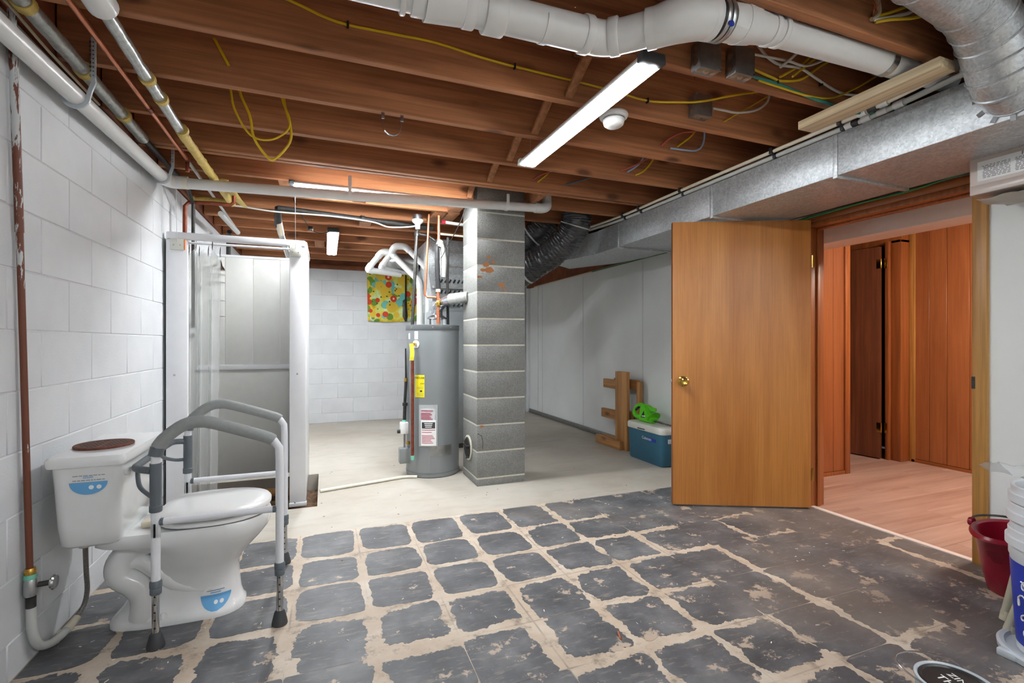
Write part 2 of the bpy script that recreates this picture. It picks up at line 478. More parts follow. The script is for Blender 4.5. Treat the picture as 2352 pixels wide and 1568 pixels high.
class MB:
    def __init__(s):
        s.v = []
        s.f = []

    def add(s, vs, fs):
        k = len(s.v)
        s.v += [Vector(p) for p in vs]
        s.f += [tuple(i + k for i in f) for f in fs]
        return s

    def box(s, a, b, rot=None, piv=None):
        (x0, y0, z0), (x1, y1, z1) = a, b
        vs = [Vector(p) for p in ((x0, y0, z0), (x1, y0, z0), (x1, y1, z0), (x0, y1, z0), (x0, y0, z1), (x1, y0, z1), (x1, y1, z1), (x0, y1, z1))]
        if rot is not None:
            pv = Vector(piv) if piv else (vs[0] + vs[6]) / 2
            vs = [rot @ (p - pv) + pv for p in vs]
        return s.add(vs, [(0, 3, 2, 1), (4, 5, 6, 7), (0, 1, 5, 4), (1, 2, 6, 5), (2, 3, 7, 6), (3, 0, 4, 7)])

    def bar(s, p, q, w, t, up=(0, 0, 1)):
        """rectangular bar p->q, w wide (side), t thick (along up)"""
        p, q = Vector(p), Vector(q)
        d = (q - p).normalized()
        sd = d.cross(Vector(up)).normalized()
        u = sd.cross(d).normalized()
        vs = []
        for c in (p, q):
            for a, b in ((-1, -1), (1, -1), (1, 1), (-1, 1)):
                vs.append(c + sd * a * w / 2 + u * b * t / 2)
        return s.add(vs, [(3, 2, 1, 0), (4, 5, 6, 7), (0, 1, 5, 4), (1, 2, 6, 5), (2, 3, 7, 6), (3, 0, 4, 7)])

    def rings(s, rings, close0=True, close1=True):
        n = len(rings[0])
        k = len(s.v)
        for rg in rings:
            s.v += [Vector(p) for p in rg]
        for i in range(len(rings) - 1):
            for j in range(n):
                a = k + i * n + j
                b = k + i * n + (j + 1) % n
                s.f.append((a, b, b + n, a + n))
        if close0:
            s.f.append(tuple(k + j for j in range(n))[::-1])
        if close1:
            s.f.append(tuple(k + (len(rings) - 1) * n + j for j in range(n)))
        return s

    def tube(s, pts, r, seg=10, smooth=0, caps=True, flat=None):
        """r: radius or list; flat=(a,b) elliptical multipliers"""
        pts = [Vector(p) for p in pts]
        if smooth:
            out, rr = [], []
            n = len(pts)
            for i in range(n - 1):
                p0, p1, p2, p3 = pts[max(i - 1, 0)], pts[i], pts[i + 1], pts[min(i + 2, n - 1)]
                for k in range(smooth):
                    t = k / smooth
                    out.append(0.5 * ((2 * p1) + (p2 - p0) * t + (2 * p0 - 5 * p1 + 4 * p2 - p3) * t * t + (3 * p1 - p0 - 3 * p2 + p3) * t ** 3))
                    if isinstance(r, (list, tuple)):
                        rr.append(r[i] * (1 - t) + r[i + 1] * t)
            out.append(pts[-1])
            if isinstance(r, (list, tuple)):
                rr.append(r[-1])
                r = rr
            pts = out
        n = len(pts)
        rad = r if isinstance(r, (list, tuple)) else [r] * n
        T = []
        for i in range(n):
            d = pts[min(i + 1, n - 1)] - pts[max(i - 1, 0)]
            T.append(d.normalized() if d.length > 1e-9 else Vector((0, 0, 1)))
        up = Vector((0, 0, 1)) if abs(T[0].z) < 0.9 else Vector((0, 1, 0))
        u = T[0].cross(up).normalized()
        rgs = []
        for i in range(n):
            if i:
                ax = T[i - 1].cross(T[i])
                if ax.length > 1e-8:
                    u = Matrix.Rotation(T[i - 1].angle(T[i]), 3, ax.normalized()) @ u
            w = T[i].cross(u).normalized()
            fa, fb = flat or (1, 1)
            rgs.append([pts[i] + (u * math.cos(2 * math.pi * j / seg) * fa + w * math.sin(2 * math.pi * j / seg) * fb) * rad[i] for j in range(seg)])
        return s.rings(rgs, caps, caps)

    def cyl(s, p, q, r0, r1=None, seg=20, caps=True):
        return s.tube([p, q], [r0, r0 if r1 is None else r1], seg, 0, caps)

    def lathe(s, prof, c=(0, 0, 0), axis='z', seg=28, caps=(True, True)):
        """prof: list of (r, h) along the axis"""
        rgs = []
        for r, h in prof:
            rg = []
            for j in range(seg):
                a = 2 * math.pi * j / seg
                x, y = r * math.cos(a), r * math.sin(a)
                p = (x, y, h) if axis == 'z' else ((h, x, y) if axis == 'x' else (y, h, x))
                rg.append(Vector(c) + Vector(p))
            rgs.append(rg)
        return s.rings(rgs, *caps)

    def prism(s, poly, z0, z1):
        """poly: list of (x, y) ccw"""
        return s.rings([[(x, y, z0) for x, y in poly], [(x, y, z1) for x, y in poly]])

    def prism_y(s, poly, y0, y1):
        """poly in (x, z)"""
        return s.rings([[(x, y0, z) for x, z in poly], [(x, y1, z) for x, z in poly]])

    def prism_x(s, poly, x0, x1):
        """poly in (y, z)"""
        return s.rings([[(x0, y, z) for y, z in poly], [(x1, y, z) for y, z in poly]])

    def ball(s, c, r, seg=12, sq=(1, 1, 1)):
        c = Vector(c)
        prof = []
        n = seg // 2
        rgs = []
        for i in range(1, n):
            a = math.pi * i / n
            rgs.append([c + Vector((math.sin(a) * math.cos(2 * math.pi * j / seg) * r * sq[0], math.sin(a) * math.sin(2 * math.pi * j / seg) * r * sq[1], -math.cos(a) * r * sq[2])) for j in range(seg)])
        return s.rings(rgs)

    def grid(s, fn, nu, nv, thick=None):
        """surface sheet fn(u,v)->point"""
        k = len(s.v)
        for i in range(nu + 1):
            for j in range(nv + 1):
                s.v.append(Vector(fn(i / nu, j / nv)))
        for i in range(nu):
            for j in range(nv):
                a = k + i * (nv + 1) + j
                s.f.append((a, a + 1, a + nv + 2, a + nv + 1))
        return s

    def text(s, txt, size, M, align='CENTER', extrude=0.0004):
        cu = bpy.data.curves.new('t', 'FONT')
        cu.body = txt
        cu.size = size
        cu.align_x = align
        cu.align_y = 'CENTER'
        cu.extrude = extrude
        cu.resolution_u = 2
        ob = bpy.data.objects.new('t', cu)
        COL.objects.link(ob)
        dg = bpy.context.evaluated_depsgraph_get()
        me = bpy.data.meshes.new_from_object(ob.evaluated_get(dg))
        s.add([M @ v.co for v in me.vertices], [tuple(p.vertices) for p in me.polygons])
        bpy.data.objects.remove(ob)
        bpy.data.curves.remove(cu)
        bpy.data.meshes.remove(me)
        return s

    def mesh(s, name, mat, bevel=0.0, smooth=True, angle=38, solid=0.0, fixn=True, bseg=2):
        c = Vector((0, 0, 0))
        if s.v:
            xs = [p.x for p in s.v]; ys = [p.y for p in s.v]; zs = [p.z for p in s.v]
            c = Vector(((min(xs) + max(xs)) / 2, (min(ys) + max(ys)) / 2, min(zs)))
        me = bpy.data.meshes.new(name)
        me.from_pydata([tuple(p - c) for p in s.v], [], s.f)
        me.validate()
        bm = bmesh.new()
        bm.from_mesh(me)
        if fixn:
            bmesh.ops.recalc_face_normals(bm, faces=bm.faces)
        if bevel:
            eds = [e for e in bm.edges if e.is_manifold and e.calc_face_angle(0) > R(30)]
            bmesh.ops.bevel(bm, geom=eds, offset=bevel, segments=bseg, profile=0.5, affect='EDGES', clamp_overlap=True)
        if solid:
            bmesh.ops.solidify(bm, geom=bm.faces, thickness=solid)
        bm.to_mesh(me)
        bm.free()
        if smooth:
            me.polygons.foreach_set('use_smooth', [True] * len(me.polygons))
            me.set_sharp_from_angle(angle=R(angle))
        me.materials.append(MATS[mat])
        return me, c

    def build(s, name, mat, parent=None, **kw):
        me, c = s.mesh(name, mat, **kw)
        return place(name, me, c, parent)


def place(name, me, c, parent=None):
    o = bpy.data.objects.new(name, me)
    COL.objects.link(o)
    WL[o.name] = Vector(c)
    if parent:
        o.parent = parent
        o.location = Vector(c) - WL[parent.name]
    else:
        o.location = c
    return o


def root(name, loc, label, cat, group=None):
    o = bpy.data.objects.new(name, None)
    o.empty_display_size = 0.05
    COL.objects.link(o)
    o.location = loc
    WL[o.name] = Vector(loc)
    tag(o, label, cat, group)
    return o


def tag(o, label, cat, group=None, kind=None):
    o['label'] = label
    o['category'] = cat
    if group:
        o['group'] = group
    if kind:
        o['kind'] = kind
    return o


def struct(o, label=None, cat=None):
    o['kind'] = 'structure'
    if label:
        o['label'] = label
    if cat:
        o['category'] = cat
    return o


def kid(name, mat, parent, fn, **kw):
    m = MB()
    fn(m)
    return m.build(name, mat, parent, **kw)


def RotZ(a): return Matrix.Rotation(a, 3, 'Z')
def RotX(a): return Matrix.Rotation(a, 3, 'X')
def RotY(a): return Matrix.Rotation(a, 3, 'Y')

# ================================================================== THE ROOM
XL, XR, YB, YF = -0.947, 3.03, 7.08, -1.9      # inner faces of the basement walls
ZJ, ZS = 2.18, 2.415                           # underside of the joists, underside of the subfloor
PX0, PX1, PY0, PY1 = XL, -0.045, 3.50, 4.36    # hole broken through the slab under the shower

# ---- slab
m = MB()
m.box((XL - 0.2, YF, -0.18), (XR, PY0, 0)).box((PX1, PY0, -0.18), (XR, PY1, 0)).box((XL - 0.2, PY1, -0.18), (XR, YB + 0.2, 0))
floor = struct(m.build('floor', 'concrete_floor', smooth=False), 'pale concrete slab with old black floor adhesive', 'floor')
m = MB()
m.box((XL - 0.02, PY0 - 0.02, -0.24), (PX1 + 0.02, PY1 + 0.02, -0.16))
m.build('pit_bottom', 'dirt', floor)

# ---- black adhesive squares on a tan film
m = MB()
edge = [(XL, YF), (XR, YF), (XR, 3.03)]
for i in range(60):
    x = XR - (XR - XL) * (i + 1) / 60
    edge.append((x, 2.995 + 0.01 * (x / 3) + 0.012 * noise.noise(Vector((x * 6, 0, 3)))))
m.prism(edge, 0.0, 0.0006)
film = m.build('adhesive_film', 'tan_adhesive', floor, smooth=False)
GX, GY, GS = 0.172, 2.642, 0.298


def wid(kind, i, j):
    """width of the tan joint on a grid edge: generous at the left, almost closed towards the hall door"""
    h = noise.noise(Vector((i * 7.31 + kind * 13.7, j * 5.17, 2.5)))
    x = GX + (i + 0.5) * GS
    y = GY + (j + 0.5) * GS
    base = 0.030
    if x > 1.15:
        base = 0.028
    if x > 1.75:
        base = 0.024 if h > -0.05 else 0.003
    if x > 2.25 or x > 1.9 and y > 2.0:
        base = 0.014 if h > 0.25 else 0.0
    if y < 1.95 and x < 0.95:
        base = 0.045 if h > 0.0 else 0.003
    return max(0.0, base * (1 + 0.8 * h))


def patch_poly(i, j):
    x0, x1 = GX + i * GS, GX + (i + 1) * GS
    y0, y1 = GY + j * GS, GY + (j + 1) * GS
    if j == 0:
        y1 = 2.99
    ws = [wid(0, i, j) / 2, wid(1, i + 1, j) / 2, wid(0, i, j + 1) / 2, wid(1, i, j) / 2]   # bottom right top left
    if j == 0:
        ws[2] = 0.010 if x0 < 1.0 else 0.0
    cx, cy = (x0 + x1) / 2, (y0 + y1) / 2
    if x1 < XL + 0.02 or x0 > XR - 0.02:
        return None
    N = 168
    far = cy > 2.05 and cx < 1.2
    pts = []
    for k in range(N):
        a = 2 * math.pi * (k + 0.5) / N
        ca, sa = math.cos(a), math.sin(a)
        # which joint does this direction face, blended at the corners
        wx = ws[1] if ca > 0 else ws[3]
        wy = ws[2] if sa > 0 else ws[0]
        hx, hy = (x1 - x0) / 2 - wx, (y1 - y0) / 2 - wy
        e = 30.0 if max(wx, wy) < 0.004 else (6.5 if far else 8.0)
        rr = (abs(ca) ** e + abs(sa) ** e) ** (-1 / e)
        px, py = cx + hx * rr * ca, cy + hy * rr * sa
        q = Vector((px * 8, py * 8, 1.3 + i * 0.37 + j * 0.73))
        big = noise.noise(q * 0.9)
        d = (big * 1.0 + noise.noise(q * 2.7) * 0.6 + noise.noise(q * 8.0) * 0.38 + noise.noise(q * 21) * 0.22)
        amp = 0.085 if far else (0.21 if cx < 1.0 else 0.17)
        w_here = wx if abs(ca) * hy > abs(sa) * hx else wy
        if w_here < 0.004:
            amp = 0.004
        f = min(1 + amp * d - 0.2 * amp, 1.12)
        pts.append((cx + (px - cx) * f, cy + (py - cy) * f))
    return pts


for i in range(-4, 10):
    for j in range(-9, 1):
        p = patch_poly(i, j)
        if not p:
            continue
        p = [(min(max(x, XL + 0.002), XR - 0.002), y) for x, y in p]
        m = MB()
        m.prism(p, 0.0006, 0.0012 + 0.0004 * ((i + j) % 2))
        m.build('mastic_square', 'black_mastic', floor, smooth=False)

# ---- left and back block walls
BH, BL = 0.2022, 0.404
Z0B = -0.073


def block_mesh(L, H, T, name):
    me = MB().box((-L / 2, -T / 2, 0), (L / 2, T / 2, H)).mesh(name, 'white_block_paint', bevel=0.003, bseg=1)[0]
    return me


def block_wall(name, face, along0, along1, ztop, start, is_x, label):
    m = MB()
    if is_x:
        m.box((face - 0.2, YF, -0.1), (face - 0.0035, YB + 0.2, ztop))
    else:
        m.box((XL - 0.2, face + 0.0035, -0.1), (XR + 0.12, face + 0.2, ztop))
    w = struct(m.build(name, 'white_mortar_paint', smooth=False), label, 'wall')
    cache = {}
    k = 0
    while Z0B + k * BH < ztop - 0.02:
        za, zb = max(Z0B + k * BH, 0.0), min(Z0B + (k + 1) * BH, ztop)
        off = start + (0 if k % 2 else BL / 2)
        a = off - math.ceil((off - along0) / BL) * BL
        while a < along1 - 0.01:
            b0, b1 = max(a, along0), min(a + BL, along1)
            if b1 - b0 > 0.03:
                key = (round(b1 - b0, 3), round(zb - za, 3))
                if key not in cache:
                    cache[key] = block_mesh(key[0] - 0.003, key[1] - 0.003, 0.02, 'block')
                mid = (b0 + b1) / 2
                pr = random.uniform(-0.0008, 0.0008)
                if is_x:
                    o = place('block', cache[key], (face - 0.01 + pr, mid, za + 0.0015), w)
                    o.rotation_euler = (0, 0, R(90))
                else:
                    place('block', cache[key], (mid, face + 0.01 + pr, za + 0.0015), w)
            a += BL
        k += 1
    return w


block_wall('wall_left', XL, 1.42, YB, 2.155, 2.633, True, 'white painted concrete block wall beside the toilet')
block_wall('wall_back', YB, XL, 2.6, 2.155, 0.776, False, 'white painted concrete block wall behind the water heater')
m = MB().box((XL - 0.2, YF - 0.15, -0.1), (XR + 0.12, YF, ZS + 0.02))
struct(m.build('wall_front', 'white_wall_paint', smooth=False), 'white wall closing the basement behind the toilet end', 'wall')

# ---- right wall with the doorway into the hall
DY0, DY1, DZ = 1.42, 2.29, 1.865
m = MB()
ZW = 1.95
m.box((XR, YF, 0), (XR + 0.12, DY0 - 0.02, ZW)).box((XR, DY1 + 0.02, 0), (XR + 0.12, YB, ZW)).box((XR, DY0 - 0.02, DZ + 0.02), (XR + 0.12, DY1 + 0.02, ZW))
wr = struct(m.build('wall_right', 'white_wall_paint', smooth=False), 'smooth white wall with the open hall doorway', 'wall')
for y in (2.9, 4.12, 5.34, 6.56):
    MB().box((XR - 0.0012, y - 0.01, 0.06), (XR, y + 0.01, ZW - 0.02)).build('panel_seam', 'white_mortar_paint', wr, smooth=False)
m = MB().box((XR - 0.03, YF, ZW), (XR + 0.12, YB, ZS))
struct(m.build('trim_1', 'plate_wood_dark', smooth=False), 'brown rim board above the white right wall', 'rim board')
m = MB().box((XL - 0.2, YF, 2.155), (XL - 0.005, YB, ZS)).box((XL, YB - 0.0, 2.155), (XR, YB + 0.15, ZS))
struct(m.build('trim_2', 'plate_wood_dark', smooth=False), 'brown sill plate on top of the block walls', 'sill plate')
m = MB().box((XL, YB - 0.05, 2.10), (1.5, YB, 2.155))
struct(m.build('trim_3', 'plate_wood_dark', bevel=0.003), 'brown ledger board along the top of the back wall', 'trim')
m = MB().box((XR - 0.016, 2.36, 0.0), (XR, YB, 0.06))
struct(m.build('baseboard_right', 'zinc_box', bevel=0.004), 'low grey metal strip along the foot of the right wall', 'baseboard')
m = MB().box((XR - 0.05, YB - 0.06, 0.0), (XR, YB - 0.02, ZW)).box((XR - 0.012, 6.7, 0.06), (XR, 6.72, ZW))
struct(m.build('trim_4', 'white_wall_paint', bevel=0.003), 'white corner batten behind the chimney', 'trim')

# ---- ceiling : subfloor boards, joists, bridging
m = MB().box((XL - 0.2, YF, ZS + 0.02), (5.4, YB + 0.2, ZS + 0.1))
ceil = struct(m.build('ceiling', 'subfloor_wood', smooth=False), 'open ceiling of brown wooden joists under diagonal boards', 'ceiling')


def clip(poly, ax, lim, keep_less):
    out = []
    n = len(poly)
    for i in range(n):
        p, q = poly[i], poly[(i + 1) % n]
        ip = p[ax] <= lim if keep_less else p[ax] >= lim
        iq = q[ax] <= lim if keep_less else q[ax] >= lim
        if ip:
            out.append(p)
        if ip != iq:
            t = (lim - p[ax]) / (q[ax] - p[ax])
            out.append((p[0] + t * (q[0] - p[0]), p[1] + t * (q[1] - p[1])))
    return out


bw = 0.14
for k in range(-60, 60):
    a = k * bw * 1.41421
    poly = [(a - 9, -9), (a - 9 + bw * 1.39, -9), (a + 9 + bw * 1.39, 9), (a + 9, 9)]
    for ax, lim, less in ((0, XL, False), (0, XR, True), (1, 0.6, False), (1, YB, True)):
        poly = clip(poly, ax, lim, less) if poly else poly
    if len(poly) > 2:
        MB().prism(poly, ZS, ZS + 0.02).build('subfloor_board', 'subfloor_wood', ceil, smooth=False)
jn = []
k = -9
CHX0, CHX1, CHY0, CHY1 = 1.085, 1.481, 3.536, 3.932
jcache = {}


def joist(x0, x1, y, z0=ZJ, t=0.038):
    key = round(x1 - x0, 3)
    if key not in jcache:
        jcache[key] = MB().box((-key / 2, 0, 0), (key / 2, t, ZS - z0)).mesh('joist', 'joist_wood', bevel=0.003, bseg=1)[0]
    o = place('joist', jcache[key], ((x0 + x1) / 2, y + t / 2, z0 + random.uniform(-0.003, 0.003)), ceil)
    return o


y = 1.93 - 0.4 * 9
while y < YB - 0.03:
    if CHY0 - 0.06 < y < CHY1 + 0.02:
        joist(XL, CHX0 - 0.03, y)
        joist(CHX1 + 0.03, XR - 0.03, y)
    else:
        joist(XL, XR - 0.03, y)
    y += 0.4
joist(XL, XR - 0.03, 3.13 + 0.052)


def bridge(x, y0, y1, both=True):
    """crossed bridging strips between two joists"""
    a, b = y0 + 0.038, y1
    MB().bar((x, a, ZS - 0.02), (x, b, ZJ + 0.02), 0.04, 0.018).build('bridging_strip', 'bridging_wood', ceil, bevel=0.002)
    if both:
        MB().bar((x + 0.045, a, ZJ + 0.02), (x + 0.045, b, ZS - 0.02), 0.04, 0.018).build('bridging_strip', 'bridging_wood', ceil, bevel=0.002)


for kk in range(-1, 4):
    y = 1.93 + 0.4 * kk
    if kk < 3:
        bridge(1.03 + 0.01 * kk, y, y + 0.4)
bridge(1.02, 3.182, 3.53)
for kk, x in ((4, -0.29), (4, 0.20), (5, 0.86), (6, 0.30), (9, -0.1), (4, 0.95), (5, 0.97)):
    y = 1.93 + 0.4 * kk
    MB().box((x, y + 0.038, ZJ + 0.004), (x + 0.1, y + 0.4, ZJ + 0.05)).build('nailing_block', 'bridging_wood', ceil, bevel=0.003)
MB().box((CHX1 + 0.01, 3.22, ZJ), (CHX1 + 0.05, 3.53, ZS)).build('header_block', 'joist_wood', ceil, bevel=0.003)

# ================================================================== THE HALL BEYOND THE DOOR
HX0, HX1 = XR + 0.12, 5.06
m = MB().box((XR, 0.2, -0.1), (HX1 + 0.4, 5.2, -0.012))
hf = struct(m.build('floor_hall', 'dark_void', smooth=False), 'laminate floor of the hall behind the doorway', 'floor')
pc = {}
for r_ in range(24):
    y = 0.22 + r_ * 0.195
    x = XR + 0.002 - (r_ * 0.37) % 1.2
    while x < HX1 + 0.3:
        a, b = max(x, XR + 0.002), min(x + 1.2, HX1 + 0.3)
        if b - a > 0.05:
            key = round(b - a, 3)
            if key not in pc:
                pc[key] = MB().box((-key / 2 + 0.0006, 0.0006, 0), (key / 2 - 0.0006, 0.1944, 0.012)).mesh('plank', 'laminate', bevel=0.0008, bseg=1)[0]
            if not (y < 1.40 and a < HX0 and b <= HX0):
                place('plank', pc[key], ((a + b) / 2, y + 0.0975, -0.010), hf)
        x += 1.2
MB().box((XR - 0.006, DY0, -0.005), (XR + 0.03, DY1, 0.008)).build('threshold_strip', 'hall_plaster', hf, bevel=0.003)
m = MB().box((HX0, 0.0, 2.135), (HX1 + 0.6, 5.3, 2.2))
struct(m.build('ceiling_hall', 'hall_plaster', smooth=False), 'pale ceiling of the hall', 'ceiling')
m = MB().box((3.38, 0.0, 1.815), (3.62, 2.77, 2.135))
struct(m.build('trim_5', 'hall_plaster', bevel=0.003), 'pale boxed soffit across the hall ceiling behind the doorway', 'soffit')
# near left panelled wall
m = MB().box((HX0, 2.79, 0), (4.10, 2.9, 2.135))
wh = struct(m.build('wall_hall_left', 'dark_void', smooth=False), 'orange panelled hall wall next to the doorway', 'wall')
xs = [HX0 - 0.0, 3.30, 3.52, 3.66, 3.79, 3.93, 4.06]
for a, b in zip(xs[:-1], xs[1:]):
    MB().box((a + 0.0015, 2.772, 0.03), (b - 0.0015, 2.79, 2.13)).build('panel_board', 'cherry_panel', wh, bevel=0.0015, bseg=1)
m = MB().box((4.055, 2.755, 0.0), (4.115, 2.905, 2.13))
struct(m.build('trim_6', 'cherry_trim', bevel=0.004), 'orange corner trim at the end of the panelled wall', 'trim')
m = MB().box((HX0, 2.758, 0.0), (4.055, 2.772, 0.03))
struct(m.build('baseboard_hall_left', 'cherry_trim', bevel=0.003), 'thin orange skirting under the hall panels', 'baseboard')
# far panelled wall
m = MB().box((HX1 + 0.02, 0.0, 0), (HX1 + 0.1, 2.84, 2.135)).box((HX1 + 0.02, 3.78, 0), (HX1 + 0.1, 5.2, 2.135)).box((HX1 + 0.02, 2.84, 2.03), (HX1 + 0.1, 3.78, 2.135))
wf = struct(m.build('wall_hall_far', 'dark_void', smooth=False), 'reddish panelled wall at the far side of the hall', 'wall')
ys = [0.3, 0.7, 0.95, 1.3, 1.6, 1.85, 2.07, 2.27, 2.45, 2.60, 2.83]
ys = [0.2, 0.62, 1.02, 1.4, 1.75, 2.06, 2.30, 2.40, 2.56, 2.69, 2.84]
for a, b in zip(ys[:-1], ys[1:]):
    MB().box((HX1, a + 0.0015, 0.03), (HX1 + 0.02, b - 0.0015, 2.13)).build('panel_board', 'cherry_panel', wf, bevel=0.0015, bseg=1)
m = MB().box((HX1 - 0.012, 0.2, 0.0), (HX1, 2.83, 0.028))
struct(m.build('baseboard_hall_far', 'cherry_trim_y', bevel=0.003), 'thin orange skirting under the far hall panels', 'baseboard')
m = MB().box((HX1 - 0.012, 2.80, 0.0), (HX1 + 0.02, 2.845, 2.13))
struct(m.build('trim_7', 'oak_casing', bevel=0.004), 'light strip beside the inner door casing', 'trim')
# casing of the inner doorway
m = MB()
m.box((4.93, 2.845, 0.0), (HX1 + 0.02, 2.93, 2.05)).box((4.93, 2.845, 2.02), (HX1 + 0.02, 3.80, 2.10)).box((4.90, 2.93, 0.0), (4.96, 2.965, 2.04))
struct(m.build('trim_8', 'cherry_trim', bevel=0.005), 'reddish casing around the inner doorway', 'door casing')
m = MB().box((5.5, 2.8, 0), (5.56, 5.2, 2.135)).box((HX1 + 0.1, 5.2, 0), (5.56, 5.26, 2.135)).box((4.1, 5.2, 0), (HX1 + 0.1, 5.26, 2.135)).box((4.06, 2.9, 0), (4.10, 5.2, 2.135)).box((HX0, 0.0, 0), (5.2, 0.06, 2.135)).box((HX1 + 0.1, 2.74, 0), (5.56, 2.8, 2.135))
struct(m.build('wall_hall_end', 'dark_void', smooth=False), 'dark walls closing the hall out of sight', 'wall')
m = MB()
m.box((4.86, 2.985, 0.012), (4.895, 3.74, 2.0), RotZ(R(7)), (4.88, 2.985, 0))
d2 = struct(m.build('door_2', 'dark_door', bevel=0.002), 'dark brown inner hall door standing slightly ajar', 'door')
for z in (1.84, 0.30):
    MB().cyl((4.862, 2.975, z - 0.045), (4.862, 2.975, z + 0.045), 0.008, seg=10).box((4.855, 2.972, z - 0.045), (4.862, 3.01, z + 0.045)).box((4.888, 2.94, z - 0.045), (4.90, 2.965, z + 0.045)).build('hinge', 'brass', d2, bevel=0.001)

# ---- main door opening : jamb, casing, door leaf
m = MB()
m.box((XR - 0.012, DY1, 0), (XR + 0.125, DY1 + 0.03, DZ + 0.03)).box((XR - 0.012, DY0, DZ), (XR + 0.125, DY1, DZ + 0.03)).box((XR + 0.05, DY1 - 0.012, 0), (XR + 0.085, DY1, DZ)).box((XR + 0.05, DY0, DZ - 0.012), (XR + 0.085, DY1, DZ))
struct(m.build('trim_9', 'cherry_trim', bevel=0.003), 'orange wooden jamb and head of the doorway', 'door frame')
m = MB()
m.box((XR - 0.02, DY0 - 0.06, 0), (XR + 0.125, DY0, 1.95))
tj = struct(m.build('trim_10', 'oak_casing', bevel=0.004), 'light oak jamb on the right side of the doorway', 'door frame')
MB().box((XR - 0.0215, DY0 - 0.014, 0.87), (XR - 0.0195, DY0 + 0.0005, 0.93)).build('strike_plate', 'dark_metal', tj)
m = MB().box((XR - 0.02, DY0, DZ + 0.03), (XR, DY1 + 0.05, DZ + 0.075))
struct(m.build('trim_11', 'cherry_trim_y', bevel=0.004), 'orange head casing over the doorway', 'door casing')

hx, hy, fx, fy = 2.995, 2.272, 2.190, 2.655
dl = math.hypot(fx - hx, fy - hy)
ang = math.atan2(fy - hy, fx - hx)
dr = root('door_1', (hx, hy, 0.012), 'large golden brown flush door standing open into the basement', 'door')
struct(dr)
Mz = Matrix.Translation((hx, hy, 0.012)) @ Matrix.Rotation(ang, 4, 'Z')


def loc(*p): return tuple(Mz @ Vector(p))


def lbox(m, a, b):
    k = len(m.v)
    m.box(a, b)
    for i in range(k, len(m.v)):
        m.v[i] = Mz @ m.v[i]
    return m


DT = 1.895
lbox(MB(), (0, -0.0175, 0), (dl, 0.0175, DT)).build('leaf', 'door_veneer', dr, bevel=0.0015, bseg=1)
lbox(MB(), (-0.0012, -0.0165, 0.002), (0.0004, 0.0165, DT - 0.002)).build('hinge_stile_edge', 'door_edge_wood', dr, smooth=False)
lbox(MB(), (dl - 0.0004, -0.0165, 0.002), (dl + 0.0012, 0.0165, DT - 0.002)).build('latch_stile_edge', 'door_edge_wood', dr, smooth=False)
kz = 0.828
ku = dl - 0.066
for sgn in (1, -1):
    m = MB()
    m.lathe([(0.033, 0), (0.034, 0.004), (0.028, 0.009), (0.012, 0.012), (0.011, 0.03), (0.024, 0.036), (0.028, 0.046), (0.027, 0.056), (0.02, 0.062), (0.008, 0.058)], axis='y', seg=24)
    for i in range(len(m.v)):
        p = m.v[i]
        m.v[i] = Mz @ Vector((ku + p.x, sgn * (0.0175 + p.y), kz + p.z))
    m.build('door_knob', 'brass', dr)
lbox(MB(), (dl, -0.006, kz - 0.01), (dl + 0.012, 0.006, kz + 0.01)).build('latch', 'steel', dr, bevel=0.002)
for z in (0.22, 1.62):
    m = MB().cyl(loc(-0.008, 0.02, z - 0.04), loc(-0.008, 0.02, z + 0.04), 0.007, seg=8)
    m.build('hinge', 'brass', dr)

# ================================================================== LIGHTS
def shop_light(p, q, w, label, hang=None, wires=(), glow='led_glow', h=0.032, name='led_shop_light'):
    """p,q ends of the fixture axis on its underside"""
    p, q = Vector(p), Vector(q)
    d = (q - p).normalized()
    sd = d.cross(Vector((0, 0, 1))).normalized()
    o = root(name, (p + q) / 2, label, 'light', 'LED shop lights')
    up = Vector((0, 0, 1))
    # tray
    prof = [(-w / 2, 0.0), (-w / 2 - 0.004, 0.006), (-w * 0.34, h), (w * 0.34, h), (w / 2 + 0.004, 0.006), (w / 2, 0.0), (w * 0.30, h * 0.8), (-w * 0.30, h * 0.8)]
    MB().rings([[c + sd * a + up * b for a, b in prof] for c in (p, q)]).build('housing', 'smoke_white', o)
    for s_ in (-1, 1):
        c = sd * s_ * w * 0.24 + up * min(0.008, h * 0.25)
        MB().tube([p + d * 0.004 + c, q - d * 0.004 + c], w * 0.2, seg=8).build('led_tube', glow, o)
    for e, dd in ((p, -d), (q, d)):
        MB().rings([[c + sd * a * 1.06 + up * (b * 1.05 - 0.004) for a, b in ((-w / 2, 0), (w / 2, 0), (w * 0.46, h + 0.004), (-w * 0.46, h + 0.004))] for c in (e - dd * 0.004, e + dd * 0.03)]).build('end_cap', 'black_rubber' if e is p else 'smoke_white', o, bevel=0.004)
    for a, b in wires:
        MB().tube([a, b], 0.0012, seg=6).build('hanging_wire', 'steel', o)
    return o


